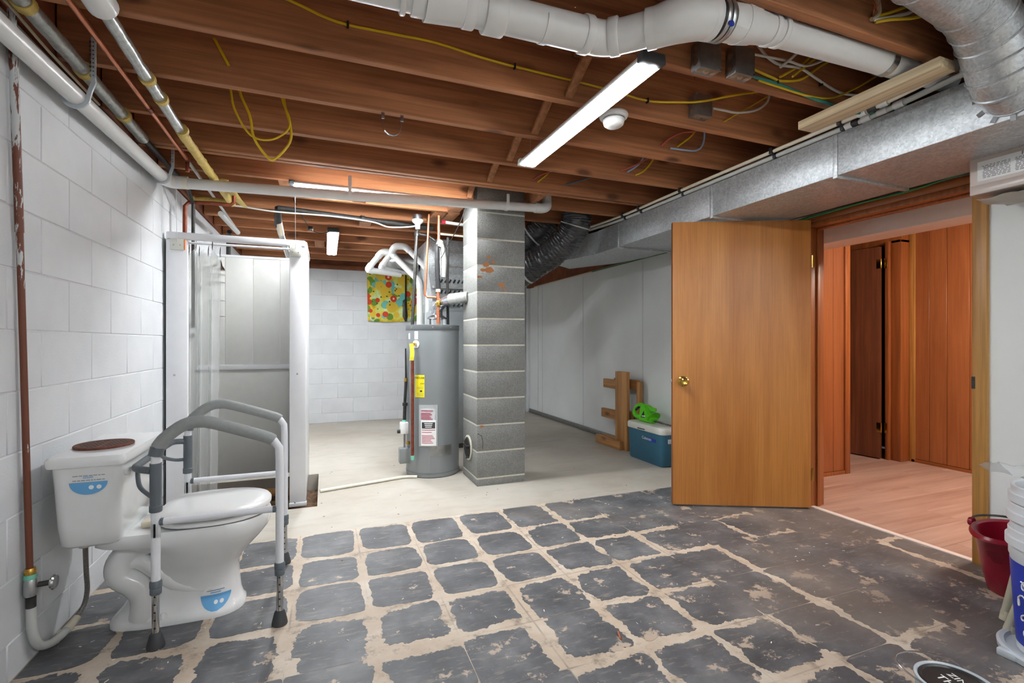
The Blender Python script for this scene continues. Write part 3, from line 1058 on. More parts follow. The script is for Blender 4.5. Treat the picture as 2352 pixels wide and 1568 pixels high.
shop_light((1.098, 1.455, 2.105), (1.088, 2.555, 2.118), 0.10, 'bright LED shop light hung across the joists under the thick white pipe',
           wires=(((1.098, 1.46, 2.14), (1.10, 1.50, ZJ + 0.1)), ((1.09, 2.52, 2.15), (1.09, 2.52, ZJ + 0.1))))
shop_light((-0.19, 3.555, 2.155), (1.0, 3.555, 2.155), 0.075, 'LED shop light fixed along a joist behind the thin white drain pipe', glow='led_glow_bright', h=0.022)
shop_light((0.075, 4.74, 2.115), (0.078, 5.95, 2.115), 0.10, 'LED shop light hanging over the far end near the shower', glow='led_glow_far')
shop_light((0.2, -1.3, 2.10), (1.4, -1.3, 2.10), 0.10, 'LED shop light out of view over the near end of the basement')
shop_light((1.75, -1.55, 2.10), (2.85, -1.55, 2.10), 0.10, 'LED shop light out of view beside the near right wall')
hl = root('hall_ceiling_lamp', (4.2, 1.38, 2.05), 'round warm ceiling lamp in the hall beyond the doorway', 'lamp')
MB().lathe([(0.15, 0.085), (0.16, 0.07), (0.15, 0.06)], (4.2, 1.38, 2.05)).build('base', 'brass', hl)
MB().lathe([(0.145, 0.06), (0.14, 0.03), (0.10, 0.005), (0.03, -0.004)], (4.2, 1.38, 2.05)).build('glass_shade', 'hall_glow', hl)

# ================================================================== CHIMNEY
ch = root('block_chimney', ((CHX0 + CHX1) / 2, (CHY0 + CHY1) / 2, 0), 'square grey concrete block chimney rising from the floor to the joists', 'chimney')
MB().box((CHX0 + 0.0018, CHY0 + 0.0018, 0), (CHX1 - 0.0018, CHY1 - 0.0018, ZS - 0.001)).build('mortar_core', 'mortar', ch, smooth=False)
zj = [0.0, 0.057] + [0.057 + 0.2042 * k for k in range(1, 12)]
for a, b in zip(zj[:-1], zj[1:]):
    ox, oy = 0.0, random.uniform(-0.001, 0.0)
    b = min(b, ZS - 0.004)
    if b - a > 0.03:
        MB().box((CHX0 + ox, CHY0 + oy, a + (0.0055 if a else 0)), (CHX1 + ox, CHY1 + oy, b - 0.0055)).build('chimney_block', 'cmu', ch, bevel=0.003)
# tan mortar smears on the front face
sm_ = [(1.13, 1.655, 0.016), (1.16, 1.70, 0.02), (1.185, 1.66, 0.028), (1.215, 1.72, 0.014), (1.18, 1.755, 0.014), (1.105, 1.60, 0.014), (1.285, 1.545, 0.022), (1.31, 1.51, 0.01), (1.125, 0.455, 0.012)]
for x, z, r_ in sm_:
    pl = []
    for k in range(14):
        a = 2 * math.pi * k / 14
        q = r_ * (1 + 0.45 * noise.noise(Vector((x * 9 + math.cos(a), z * 9 + math.sin(a), 0))))
        pl.append((x + q * math.cos(a) * 1.25, z + q * math.sin(a) * 0.8))
    MB().prism_y(pl, CHY0 - 0.0035, CHY0 + 0.004).build('mortar_smear', 'mortar_tan', ch, smooth=False)
MB().tube([(1.088, CHY0 - 0.001, 0.405), (1.12, CHY0 - 0.001, 0.385), (1.133, CHY0 - 0.001, 0.33), (1.128, CHY0 - 0.001, 0.285)], 0.0022, seg=5).build('crack', 'black_iron', ch)
# clean-out door on the left face
cd_ = MB().lathe([(0.088, 0), (0.098, -0.004), (0.1, -0.012), (0.088, -0.016), (0.083, -0.013)], (CHX0 + 0.002, 3.755, 0.255), 'x', 32).build('cleanout_frame', 'mortar', ch)
cdd = MB().lathe([(0.083, -0.006), (0.082, -0.016), (0.076, -0.022), (0.02, -0.024)], (CHX0 + 0.002, 3.755, 0.255), 'x', 32).build('cleanout_door', 'dark_metal', ch)
MB().bar((CHX0 - 0.030, 3.70, 0.27), (CHX0 - 0.02, 3.83, 0.27), 0.012, 0.014).build('latch_bar', 'black_iron', cdd)
for z in (0.19, 0.28):
    MB().cyl((CHX0 - 0.018, 3.69, z), (CHX0 - 0.045, 3.69, z), 0.006).build('latch_stud', 'black_iron', cdd)


# ================================================================== PIPES
def hook(m, cx, c, r, w, axis):
    """strap hook under a pipe, centre (.., c) """


def strap_pts(x, y, z, r, axis, top, side=1):
    """U strap path around the bottom of a pipe running along `axis`, rising on one side to `top`"""
    pts = []
    for k in range(0, 13):
        a = math.pi + math.pi * k / 12 if side > 0 else -math.pi * k / 12
        u, v = math.cos(a) * r, math.sin(a) * r
        pts.append((x + u, y, z + v) if axis == 'y' else (x, y + u, z + v))
    last = pts[-1]
    pts.append((last[0], last[1], top))
    return pts


def ribbon(pts, w, t, axis):
    """flat band following pts, w wide along the pipe axis"""
    m = MB()
    rg = []
    pts = [Vector(p) for p in pts]
    ax = Vector((0, 1, 0)) if axis == 'y' else (Vector((1, 0, 0)) if axis == 'x' else Vector((0, 0, 1)))
    for i, p in enumerate(pts):
        d = (pts[min(i + 1, len(pts) - 1)] - pts[max(i - 1, 0)]).normalized()
        nrm = d.cross(ax).normalized()
        rg.append([p + ax * w / 2 + nrm * t / 2, p - ax * w / 2 + nrm * t / 2, p - ax * w / 2 - nrm * t / 2, p + ax * w / 2 - nrm * t / 2])
    return m.rings(rg)


# ---- thin white drain pipe: along the left wall, then across to the chimney
dp = root('drain_pipe', (-0.885, 1.5, 1.99), 'long white plastic drain pipe along the left wall turning across to the chimney', 'pipe')
pr_ = 0.0325
MB().tube([(-0.885, 0.6, 1.988), (-0.885, 3.40, 2.068)], pr_, 24).build('wall_run', 'pvc_white', dp)
MB().tube([(-0.885, 3.36, 2.067), (-0.885, 3.41, 2.068), (-0.872, 3.447, 2.069), (-0.845, 3.468, 2.07), (-0.80, 3.47, 2.072)], 0.038, 24, smooth=4).build('elbow', 'pvc_white', dp)
MB().cyl((-0.805, 3.47, 2.072), (-0.775, 3.47, 2.073), 0.0385, seg=24).build('coupling', 'pvc_cream', dp)
MB().tube([(-0.82, 3.47, 2.068), (0.16, 3.47, 2.098), (1.56, 3.47, 2.155)], pr_, 24).build('cross_run', 'pvc_white', dp)
MB().tube([(1.555, 3.47, 2.155), (1.60, 3.47, 2.157), (1.64, 3.48, 2.175), (1.655, 3.50, 2.21), (1.655, 3.505, 2.27)], 0.039, 24, smooth=4).build('end_elbow', 'pvc_white', dp)
MB().cyl((1.535, 3.47, 2.1543), (1.57, 3.47, 2.1555), 0.0395, seg=24).build('coupling', 'pvc_white', dp)
MB().cyl((1.655, 3.505, 2.25), (1.655, 3.505, 2.40), 0.034, seg=20).build('riser', 'pvc_white', dp)
for yy, zz, zt_ in ((2.318, 2.037, 2.272), (3.36, 2.067, 2.262)):
    hp = strap_pts(-0.885, yy, zz, 0.040, 'y', zz + 0.03)[:-1] + [(-0.838, yy, zz + 0.03), (-0.828, yy, zz + 0.06), (-0.828, yy, zt_)]
    h_ = ribbon(hp, 0.009, 0.014, 'y').build('pipe_hook', 'bucket_grey', dp)
    m = MB()
    k = 0
    while zz + 0.085 + k * 0.016 < zt_ - 0.01:
        z = zz + 0.085 + k * 0.016
        m.box((-0.841, yy - 0.0045, z), (-0.834, yy + 0.0045, z + 0.007)).cyl((-0.828, yy - 0.0055, z + 0.003), (-0.828, yy - 0.004, z + 0.003), 0.0028, seg=6)
        k += 1
    m.build('hook_teeth', 'tin', h_, smooth=False)['kind'] = 'stuff'
for xx, zz in ((0.16, 2.107), (1.30, 2.146)):
    ribbon(strap_pts(xx, 3.47, zz, 0.037, 'x', zz + (0.115 if xx < 1 else 0.08), side=-1), 0.022, 0.004, 'x').build('pipe_hook', 'pvc_white', dp)

# ---- thick white drain under the joists
bd = root('waste_pipe', (0.9, 1.35, 2.05), 'thick white plastic waste pipe with angled fittings crossing under the joists', 'pipe')
zt = 2.123
seg1 = [(-0.35, 1.42, zt - 0.012), (0.86, 1.412, zt)]
R1 = 0.0535
MB().tube(seg1, R1, 32).build('pipe_length', 'pvc_white', bd)
MB().tube([(0.84, 1.412, zt), (0.88, 1.406, zt), (0.92, 1.38, zt), (0.985, 1.315, zt)], R1, 32, smooth=4).build('bend_pipe', 'pvc_white', bd)


def sleeve(p, q, r, parent, name='coupling', mat='pvc_white'):
    p, q = Vector(p), Vector(q)
    d = (q - p).normalized()
    return MB().tube([p, p + d * 0.003, q - d * 0.003, q], [r - 0.002, r, r, r - 0.002], 32).build(name, mat, parent)


for a, b, r_ in ((0.235, 0.275, R1 + 0.006), (0.39, 0.425, R1 + 0.006), (0.455, 0.52, R1 + 0.008), (0.20, 0.215, R1 + 0.01)):
    sleeve((a, 1.416, zt - 0.008), (b, 1.415, zt - 0.007), r_, bd)
# tapered adaptor seen at the far left
MB().tube([(0.275, 1.416, zt - 0.008), (0.39, 1.415, zt - 0.007)], [R1 + 0.012, R1 + 0.004], 32).build('tapered_adaptor', 'pvc_white', bd)
sleeve((0.795, 1.4125, zt), (0.825, 1.412, zt), R1 + 0.006, bd)
sleeve((0.893, 1.398, zt), (0.918, 1.376, zt), R1 + 0.006, bd)
# large wye fitting
MB().tube([(0.985, 1.318, zt), (1.005, 1.298, zt)], R1 + 0.008, 32).build('socket', 'pvc_white', bd)
MB().tube([(1.0, 1.305, zt), (1.03, 1.268, zt + 0.002), (1.07, 1.238, zt + 0.006), (1.12, 1.222, zt + 0.012), (1.155, 1.218, zt + 0.016)], [R1 + 0.006, R1 + 0.01, R1 + 0.012, R1 + 0.01, R1 + 0.008], 32, smooth=4).build('fitting_body', 'pvc_white', bd)
sleeve((1.135, 1.22, zt + 0.014), (1.165, 1.218, zt + 0.016), R1 + 0.010, bd, 'fitting_rim')
MB().tube([(1.06, 1.19, zt + 0.06), (1.075, 1.186, zt + 0.035), (1.078, 1.183, zt + 0.012)], 0.0018, 6).build('marker_stroke', 'marker_ink', bd)
band = sleeve((1.165, 1.2185, zt + 0.018), (1.215, 1.2185, zt + 0.022), R1 + 0.008, bd, 'rubber_sleeve', 'black_plastic')
sleeve((1.172, 1.2185, zt + 0.0185), (1.188, 1.2185, zt + 0.02), R1 + 0.0115, bd, 'steel_band', 'steel')
sleeve((1.192, 1.2185, zt + 0.020), (1.209, 1.2185, zt + 0.0215), R1 + 0.0115, bd, 'steel_band', 'steel')
MB().lathe([(0.011, 0), (0.011, -0.002), (0.002, -0.003)], (1.19, 1.218 - 0.052, zt - 0.022), 'y', 14).build('badge', 'label_blue', bd)
MB().tube([(1.215, 1.2185, zt + 0.022), (1.26, 1.218, zt + 0.027), (1.275, 1.218, zt + 0.029)], [R1 + 0.004, R1 + 0.006, R1 + 0.007], 32).build('reducer_collar', 'pvc_white', bd)
MB().tube([(1.27, 1.218, zt + 0.029), (1.33, 1.22, zt + 0.036)], [R1 + 0.009, R1 + 0.004], 32).build('reducer_bell', 'pvc_white', bd)
MB().tube([(1.33, 1.22, zt + 0.036), (1.42, 1.222, zt + 0.044)], [R1 + 0.001, 0.046], 32).build('reducer_cone', 'pvc_white', bd)
sleeve((1.405, 1.222, zt + 0.043), (1.425, 1.222, zt + 0.045), 0.053, bd)
sleeve((1.45, 1.222, zt + 0.046), (1.47, 1.222, zt + 0.047), 0.051, bd)
MB().tube([(1.40, 1.222, zt + 0.043), (2.45, 1.232, 2.20)], 0.0445, 32).build('pipe_length', 'pvc_white', bd)
ribbon(strap_pts(0.66, 1.413, zt, R1 + 0.003, 'x', zt + 0.10), 0.02, 0.004, 'x').build('pipe_hook', 'pvc_white', bd)
ribbon(strap_pts(2.03, 1.228, 2.187, 0.047, 'x', 2.08 + 0.2), 0.03, 0.004, 'x').build('pipe_hook', 'tin', bd)

# ---- insulated pipes, copper line along the left joist ends
ia = root('wrapped_pipe', (-0.835, 1.2, 2.12), 'foil wrapped water pipe with tan tape tight above the white drain pipe', 'pipe', None)
pts = []
rr = []
n_ = 40
for k in range(n_ + 1):
    t = k / n_
    pts.append((-0.856 - 0.012 * t, 1.0 + 2.0 * t, 2.146))
    rr.append(0.026 + 0.004 * noise.noise(Vector((k * 0.9, 1, 0))))
MB().tube(pts, rr, 14).build('foil_sleeve', 'foil_wrap', ia)
for y in (1.93, 2.33, 2.72):
    MB().cyl((-0.864, y - 0.016, 2.146), (-0.864, y + 0.016, 2.146), 0.0315, seg=14).build('tape', 'yellow_tape', ia)
MB().tube([(-0.868, 2.98, 2.15), (-0.868, 3.9, 2.15)], 0.016, 10).build('bare_pipe', 'black_iron', ia)
MB().tube([(-0.915, 1.5, 2.15), (-0.915, 1.95, 2.15), (-0.91, 2.2, 2.13), (-0.91, 2.6, 2.13)], 0.005, 8, smooth=4).build('thin_tube', 'beige_cable', ia)

cp = root('copper_line', (-0.738, 1.2, 2.15), 'long straight copper line running under the joists between the wrapped pipes', 'pipe')
MB().tube([(-0.735, 1.0, 2.158), (-0.740, 3.30, 2.158)], 0.0105, 12).build('tube', 'copper', cp)
MB().cyl((-0.738, 2.62, 2.158), (-0.738, 2.66, 2.158), 0.0125, seg=12).build('coupling', 'copper_old', cp)
MB().tube([(-0.740, 3.27, 2.158), (-0.742, 3.31, 2.158)], 0.013, 12).build('tee', 'copper_old', cp)
MB().tube([(-0.742, 3.30, 2.158), (-0.742, 3.30, 2.09)], 0.0105, 12).build('drop', 'copper_old', cp)
MB().tube([(-0.743, 3.31, 2.158), (-0.752, 4.3, 2.155), (-0.76, 5.2, 2.15)], 0.009, 10).build('far_tube', 'pex_grey', cp)

ib = root('taped_pipe', (-0.645, 1.2, 2.12), 'silver wrapped pipe ending in yellow wrapping beside the copper line', 'pipe')
pts, rr = [], []
for k in range(37):
    t = k / 36
    pts.append((-0.632 - 0.030 * t, 1.2 + 1.62 * t, 2.142))
    rr.append(0.022 + 0.004 * noise.noise(Vector((k * 0.8, 5, 0))))
MB().tube(pts, rr, 14).build('foil_sleeve', 'foil_wrap', ib)
for y in (2.30, 2.47, 2.80):
    MB().cyl((-0.652, y - 0.013, 2.142), (-0.652, y + 0.013, 2.142), 0.0285, seg=14).build('tape', 'yellow_tape', ib)
pts, rr = [], []
for k in range(41):
    t = k / 40
    pts.append((-0.663 + 0.028 * t, 2.82 + 1.25 * t, 2.142 - 0.02 * t))
    rr.append(0.0235 + 0.005 * noise.noise(Vector((k * 0.8, 9, 0))))
MB().tube(pts, rr, 14).build('yellow_sleeve', 'yellow_tape', ib)
MB().tube([(-0.64, 4.02, 2.12), (-0.70, 4.05, 2.12), (-0.80, 4.03, 2.12), (-0.86, 4.0, 2.11)], [0.03, 0.028, 0.028, 0.024], 12, smooth=4).build('yellow_branch', 'yellow_tape', ib)
MB().tube([(-0.60, 3.55, 2.14), (-0.57, 3.85, 2.10), (-0.54, 4.0, 2.09)], [0.02, 0.022, 0.014], 8, flat=(1.3, 0.3)).build('loose_tape', 'yellow_tape', ib)
MB().cyl((-0.633, 1.58, 2.136), (-0.636, 1.84, 2.134), 0.043, seg=20).build('white_sleeve', 'pvc_white', ib)

# ---- pipes behind the shower going down
rp = root('shower_supply_pipes', (-0.87, 3.9, 1.6), 'pair of old copper shower supply pipes dropping down the left wall', 'pipe')
MB().tube([(-0.86, 3.76, 1.2), (-0.86, 3.76, 2.0), (-0.84, 3.77, 2.03), (-0.70, 3.78, 2.04), (-0.60, 3.785, 2.04), (-0.58, 3.785, 2.06), (-0.58, 3.785, 2.18)], 0.013, 10).build('hot_pipe', 'copper_old', rp)
MB().tube([(-0.815, 3.77, 1.2), (-0.815, 3.77, 2.02), (-0.815, 3.6, 2.10)], 0.011, 10).build('cold_pipe', 'dark_metal', rp)
MB().tube([(-0.84, 5.2, 1.7), (-0.84, 5.2, 2.04), (-0.80, 5.0, 2.10)], 0.02, 10).build('vent_pipe', 'black_iron', rp)
MB().tube([(-0.73, 4.2, 2.07), (-0.72, 4.9, 2.08)], 0.021, 12).build('stub', 'pex_grey', rp)
m = MB().tube([(-0.55, 4.55, 2.10), (-0.36, 4.55, 2.10)], 0.0, 4)
gp = root('gas_pipe', (-0.3, 4.16, 2.12), 'black iron gas pipe across the far joists with a dropping stub', 'pipe')
MB().tube([(-0.34, 4.16, 2.145), (0.90, 4.27, 2.115)], 0.021, 12).build('long_run', 'black_iron', gp)
MB().tube([(-0.34, 4.16, 2.145), (-0.345, 4.28, 2.08), (-0.35, 4.36, 2.05)], [0.02, 0.028, 0.028], 12).build('elbow', 'black_iron', gp)
MB().tube([(-0.35, 4.36, 2.05), (-0.28, 4.75, 1.80)], 0.022, 12).build('chrome_arm', 'steel', gp)
MB().tube([(-0.343, 4.3, 2.07), (-0.335, 4.43, 2.0)], 0.026, 12).build('coupling', 'pex_beige', gp)
MB().cyl((0.28, 4.2, 2.13), (0.31, 4.205, 2.129), 0.026, seg=12).build('coupling', 'black_iron', gp)

# ---- water supply of the toilet, copper riser on the wall
ws = root('toilet_supply_line', (-0.92, 2.1, 0.2), 'painted copper riser with chrome stop valve and hose feeding the toilet', 'pipe')
MB().tube([(-0.931, 2.018, 2.16), (-0.931, 2.060, 1.46)], 0.0115, 12).build('riser_painted', 'peeling_pipe', ws)
MB().tube([(-0.931, 2.060, 1.47), (-0.926, 2.107, 0.335)], 0.0095, 12).build('riser', 'peeling_pipe', ws)
MB().lathe([(0.0165, 0), (0.018, 0.006), (0.0165, 0.016)], (-0.925, 2.108, 0.303)).build('corroded_ring', 'verdigris', ws)
MB().lathe([(0.0155, 0), (0.0165, 0.012), (0.0135, 0.022)], (-0.925, 2.108, 0.318)).build('valve_nut', 'brass', ws)
vb = MB().lathe([(0.016, 0), (0.019, 0.01), (0.019, 0.05), (0.016, 0.06)], (-0.925, 2.11, 0.245)).build('valve_body', 'steel', ws)
MB().cyl((-0.915, 2.112, 0.278), (-0.872, 2.118, 0.278), 0.009, seg=12).build('valve_stem', 'dark_metal', ws)
MB().lathe([(0.008, 0.0), (0.022, 0.002), (0.026, 0.008), (0.022, 0.013), (0.006, 0.012)], (-0.874, 2.118, 0.278), 'x', 20).build('valve_handle', 'chrome', ws)
MB().lathe([(0.014, 0), (0.014, 0.035)], (-0.925, 2.112, 0.205)).build('compression_nut', 'dark_metal', ws)
MB().tube([(-0.925, 2.112, 0.21), (-0.925, 2.12, 0.12), (-0.921, 2.15, 0.055), (-0.912, 2.20, 0.028), (-0.905, 2.25, 0.022), (-0.895, 2.30, 0.03)], 0.014, 12, smooth=5).build('plastic_tube', 'pex_grey', ws)
MB().tube([(-0.897, 2.285, 0.027), (-0.885, 2.335, 0.045)], [0.016, 0.013], 12).build('tube_ferrule', 'pex_beige', ws)
MB().tube([(-0.888, 2.325, 0.042), (-0.873, 2.36, 0.08), (-0.86, 2.35, 0.14), (-0.848, 2.31, 0.22), (-0.838, 2.275, 0.33)], 0.0085, 10, smooth=6).build('braided_hose', 'hose_braid', ws)
MB().lathe([(0.017, 0), (0.02, 0.012), (0.02, 0.035)], (-0.836, 2.265, 0.335)).build('tank_nut', 'pex_beige', ws)

# ---- white hose on the floor by the water heater
m = MB().tube([(0.70, 3.93, 0.012), (0.60, 3.96, 0.012), (0.38, 3.91, 0.012), (0.15, 3.855, 0.012), (-0.03, 3.81, 0.012)], 0.012, 10, smooth=5)
tag(m.build('floor_drain_hose', 'pvc_cream'), 'thin white plastic pipe lying on the floor from heater to shower', 'pipe')

# ================================================================== SHEET METAL DUCT
dt = root('trunk_duct', (2.63, 2.4, 1.92), 'rectangular galvanized trunk duct hung along the right wall above the door', 'duct')
DX0, DX1, DB, DTOP = 2.35, 2.90, 1.92, 2.125
ysec = [0.30, 1.655, 2.475, 3.55]
for i, (a, b) in enumerate(zip(ysec[:-1], ysec[1:])):
    MB().box((DX0, a + 0.001, DB), (DX1, b - 0.001, DTOP)).build('duct_section', 'galvanized', dt, bevel=0.003)
    MB().box((DX0 - 0.003, b - 0.02, DB - 0.012), (DX1 + 0.002, b + 0.004, DTOP)).build('seam_cleat', 'galvanized', dt, bevel=0.002)
MB().rings([[(DX0, 3.55, DB), (DX1, 3.55, DB), (DX1, 3.55, DTOP), (DX0, 3.55, DTOP)], [(DX0, 3.9, DB), (DX1, 3.9, DB), (DX1, 3.9, DTOP), (DX0, 3.9, DTOP)], [(DX0 - 0.06, 4.2, DB - 0.0), (DX1 - 0.08, 4.3, DB - 0.0), (DX1 - 0.08, 4.3, DTOP), (DX0 - 0.06, 4.2, DTOP)], [(DX0 - 0.2, 4.5, DB), (DX1 - 0.35, 4.8, DB), (DX1 - 0.35, 4.8, DTOP), (DX0 - 0.2, 4.5, DTOP)]]).build('duct_offset', 'galvanized', dt)

# round branch elbow at the near end
rd = root('round_branch_duct', (2.3, 1.0, 2.0), 'round galvanized elbow duct rising from the trunk duct into the joists', 'duct')
path = [(2.352, 0.985, 2.03), (2.30, 0.985, 2.045), (2.255, 0.98, 2.075), (2.215, 0.975, 2.12), (2.165, 0.97, 2.175), (2.10, 0.962, 2.215), (2.0, 0.955, 2.245), (1.75, 0.95, 2.275), (1.2, 0.95, 2.29)]
for i in range(len(path) - 1):
    r_ = 0.095
    p, q = Vector(path[i]), Vector(path[i + 1])
    d = (q - p).normalized()
    MB().tube([p - d * 0.012, q + d * 0.012], [r_, r_ - 0.003], 32).build('gore_section', 'galvanized', rd)
    if i:
        MB().tube([p - d * 0.004, p, p + d * 0.004], [r_ + 0.001, r_ + 0.0045, r_ + 0.001], 32).build('crimped_bead', 'galvanized', rd)
MB().lathe([(0.098, 0.0), (0.098, -0.012)], (2.3515, 0.985, 2.03), 'x', 32).build('collar', 'galvanized', rd)
for a in range(12):
    t = 2 * math.pi * a / 12
    c = Vector((2.347, 0.985 + 0.108 * math.cos(t), 2.03 + 0.108 * math.sin(t)))
    if DB < c.z < DTOP:
        MB().box(c - Vector((0.002, 0.012, 0.008)), c + Vector((0.002, 0.012, 0.008)), RotX(t)).build('tab', 'tin', rd)


# ---- flexible black ducts
def flex(name, path, r, label, bands):
    o = root(name, path[-1], label, 'duct', 'black flexible ducts')
    V = [Vector(p) for p in path]
    # resample
    dense = []
    n = len(V)
    for i in range(n - 1):
        p0, p1, p2, p3 = V[max(i - 1, 0)], V[i], V[i + 1], V[min(i + 2, n - 1)]
        for k in range(36):
            t = k / 36
            dense.append(0.5 * ((2 * p1) + (p2 - p0) * t + (2 * p0 - 5 * p1 + 4 * p2 - p3) * t * t + (3 * p1 - p0 - 3 * p2 + p3) * t ** 3))
    dense.append(V[-1])
    rr = [r * (1 + 0.022 * math.sin(k * 1.57) + 0.035 * noise.noise(Vector((k * 0.35, r * 9, 0)))) for k in range(len(dense))]
    mj = MB().tube(dense, rr, 40)
    for vi in range(len(mj.v)):
        ring, an = divmod(vi, 40)
        c_ = dense[ring]
        a_ = 2 * math.pi * an / 40
        dd = noise.noise(Vector((ring * 0.55, math.cos(a_) * 1.6, math.sin(a_) * 1.6 + r * 40))) + 0.6 * noise.noise(Vector((ring * 0.9, math.cos(a_) * 4, math.sin(a_) * 4)))
        mj.v[vi] = c_ + (mj.v[vi] - c_) * (1 + 0.05 * dd)
    mj.build('jacket', 'flex_jacket', o, angle=75)
    for b in bands:
        i = int(b * (len(dense) - 1))
        MB().tube([dense[i - 1], dense[i], dense[min(i + 1, len(dense) - 1)]], [rr[i] + 0.006] * 3, 36).build('tape_band', 'pex_grey', o)
    return o


flex('flexible_duct', [(2.06, 3.755, 2.41), (2.07, 3.76, 2.25), (2.06, 3.80, 2.10), (1.97, 3.93, 1.95), (1.80, 4.14, 1.80), (1.62, 4.36, 1.67), (1.50, 4.52, 1.58)], 0.128,
     'black flexible duct beside the chimney, the one next to the trunk duct', (0.30, 0.70))
flex('flexible_duct', [(1.99, 4.15, 2.41), (1.97, 4.17, 2.26), (1.87, 4.26, 2.12), (1.73, 4.42, 2.01), (1.60, 4.60, 1.93), (1.52, 4.74, 1.88)], 0.118,
     'black flexible duct partly hidden behind another flexible duct and the chimney', (0.40,))

# ================================================================== TOILET
TY = 2.335


def oval(x0, x1, hw, z, n=40, e=2.3, cx=None, back=None):
    """closed outline: rounded front towards +x; `back` squares off the rear half"""
    pts = []
    xc = (x0 + x1) / 2 if cx is None else cx
    for k in range(n):
        a = 2 * math.pi * k / n
        ca, sa = math.cos(a), math.sin(a)
        ee = e if ca >= 0 or back is None else back
        rr = (abs(ca) ** ee + abs(sa) ** ee) ** (-1 / ee)
        hx_ = (x1 - xc) if ca >= 0 else (xc - x0)
        pts.append((xc + hx_ * rr * ca, TY + hw * rr * sa, z))
    return pts


to = root('toilet', (-0.55, TY, 0), 'white two-piece toilet standing on the bare floor against the left wall', 'toilet')
rg = [oval(-0.775, -0.312, 0.108, 0.0, back=3.4, cx=-0.43), oval(-0.775, -0.312, 0.109, 0.022, back=3.4, cx=-0.43), oval(-0.766, -0.322, 0.098, 0.034, back=3.4, cx=-0.43),
      oval(-0.735, -0.330, 0.078, 0.07, back=3.0, cx=-0.44), oval(-0.70, -0.336, 0.082, 0.13, back=2.6, cx=-0.45), oval(-0.66, -0.338, 0.094, 0.18, cx=-0.46),
      oval(-0.64, -0.322, 0.116, 0.215, cx=-0.46), oval(-0.64, -0.288, 0.140, 0.255, cx=-0.45), oval(-0.66, -0.250, 0.160, 0.295, cx=-0.44), oval(-0.74, -0.226, 0.172, 0.325, back=3.5, cx=-0.43),
      oval(-0.80, -0.218, 0.178, 0.345, back=5, cx=-0.43), oval(-0.80, -0.214, 0.180, 0.378, back=5, cx=-0.43), oval(-0.797, -0.218, 0.176, 0.388, back=5, cx=-0.43)]
bowl_mb = MB().rings(rg)
bowl_mb.build('bowl', 'porcelain', to, angle=60)
m = MB()
m.tube([(-0.62, TY - 0.055, 0.31), (-0.69, TY - 0.058, 0.30), (-0.728, TY - 0.06, 0.255), (-0.725, TY - 0.06, 0.205), (-0.68, TY - 0.06, 0.165), (-0.655, TY - 0.06, 0.11), (-0.66, TY - 0.058, 0.03)], [0.03, 0.045, 0.05, 0.05, 0.05, 0.045, 0.045], 16, smooth=5)
m.tube([(-0.715, TY - 0.06, 0.25), (-0.665, TY - 0.062, 0.255), (-0.61, TY - 0.062, 0.205), (-0.555, TY - 0.056, 0.15), (-0.48, TY - 0.052, 0.115), (-0.42, TY - 0.056, 0.105)], [0.03, 0.034, 0.032, 0.032, 0.03, 0.026], 16, smooth=5)
m.build('trapway', 'porcelain', to, angle=80)
# tank with rounded tapering body
def rrect(x0, x1, y0, y1, z, r=0.03, n=6):
    pts = []
    for cx, cy, a0 in ((x1 - r, y1 - r, 0), (x0 + r, y1 - r, 90), (x0 + r, y0 + r, 180), (x1 - r, y0 + r, 270)):
        for k in range(n + 1):
            a = R(a0 + 90 * k / n)
            pts.append((cx + r * math.cos(a), cy + r * math.sin(a), z))
    return pts


tk = MB().rings([rrect(-0.855, -0.70, 2.145, 2.525, 0.375, 0.03), rrect(-0.868, -0.688, 2.13, 2.54, 0.388, 0.04), rrect(-0.872, -0.684, 2.122, 2.548, 0.45, 0.04), rrect(-0.876, -0.676, 2.112, 2.558, 0.60, 0.035), rrect(-0.878, -0.672, 2.108, 2.562, 0.668, 0.03)]).build('tank', 'porcelain', to, angle=50)
lid = MB().rings([rrect(-0.886, -0.662, 2.095, 2.575, 0.668, 0.02), rrect(-0.889, -0.659, 2.092, 2.578, 0.676, 0.022), rrect(-0.889, -0.659, 2.092, 2.578, 0.694, 0.022), rrect(-0.883, -0.665, 2.098, 2.572, 0.703, 0.02)]).build('tank_lid', 'porcelain', to, angle=40)
lv = MB().lathe([(0.018, 0), (0.018, 0.01), (0.01, 0.014)], (-0.674, 2.15, 0.635), 'x', 16).build('flush_lever', 'porcelain', to)
MB().tube([(-0.662, 2.15, 0.635), (-0.655, 2.18, 0.628), (-0.655, 2.215, 0.618)], [0.009, 0.009, 0.011], 10, flat=(0.7, 1.2)).build('lever_arm', 'porcelain', lv)
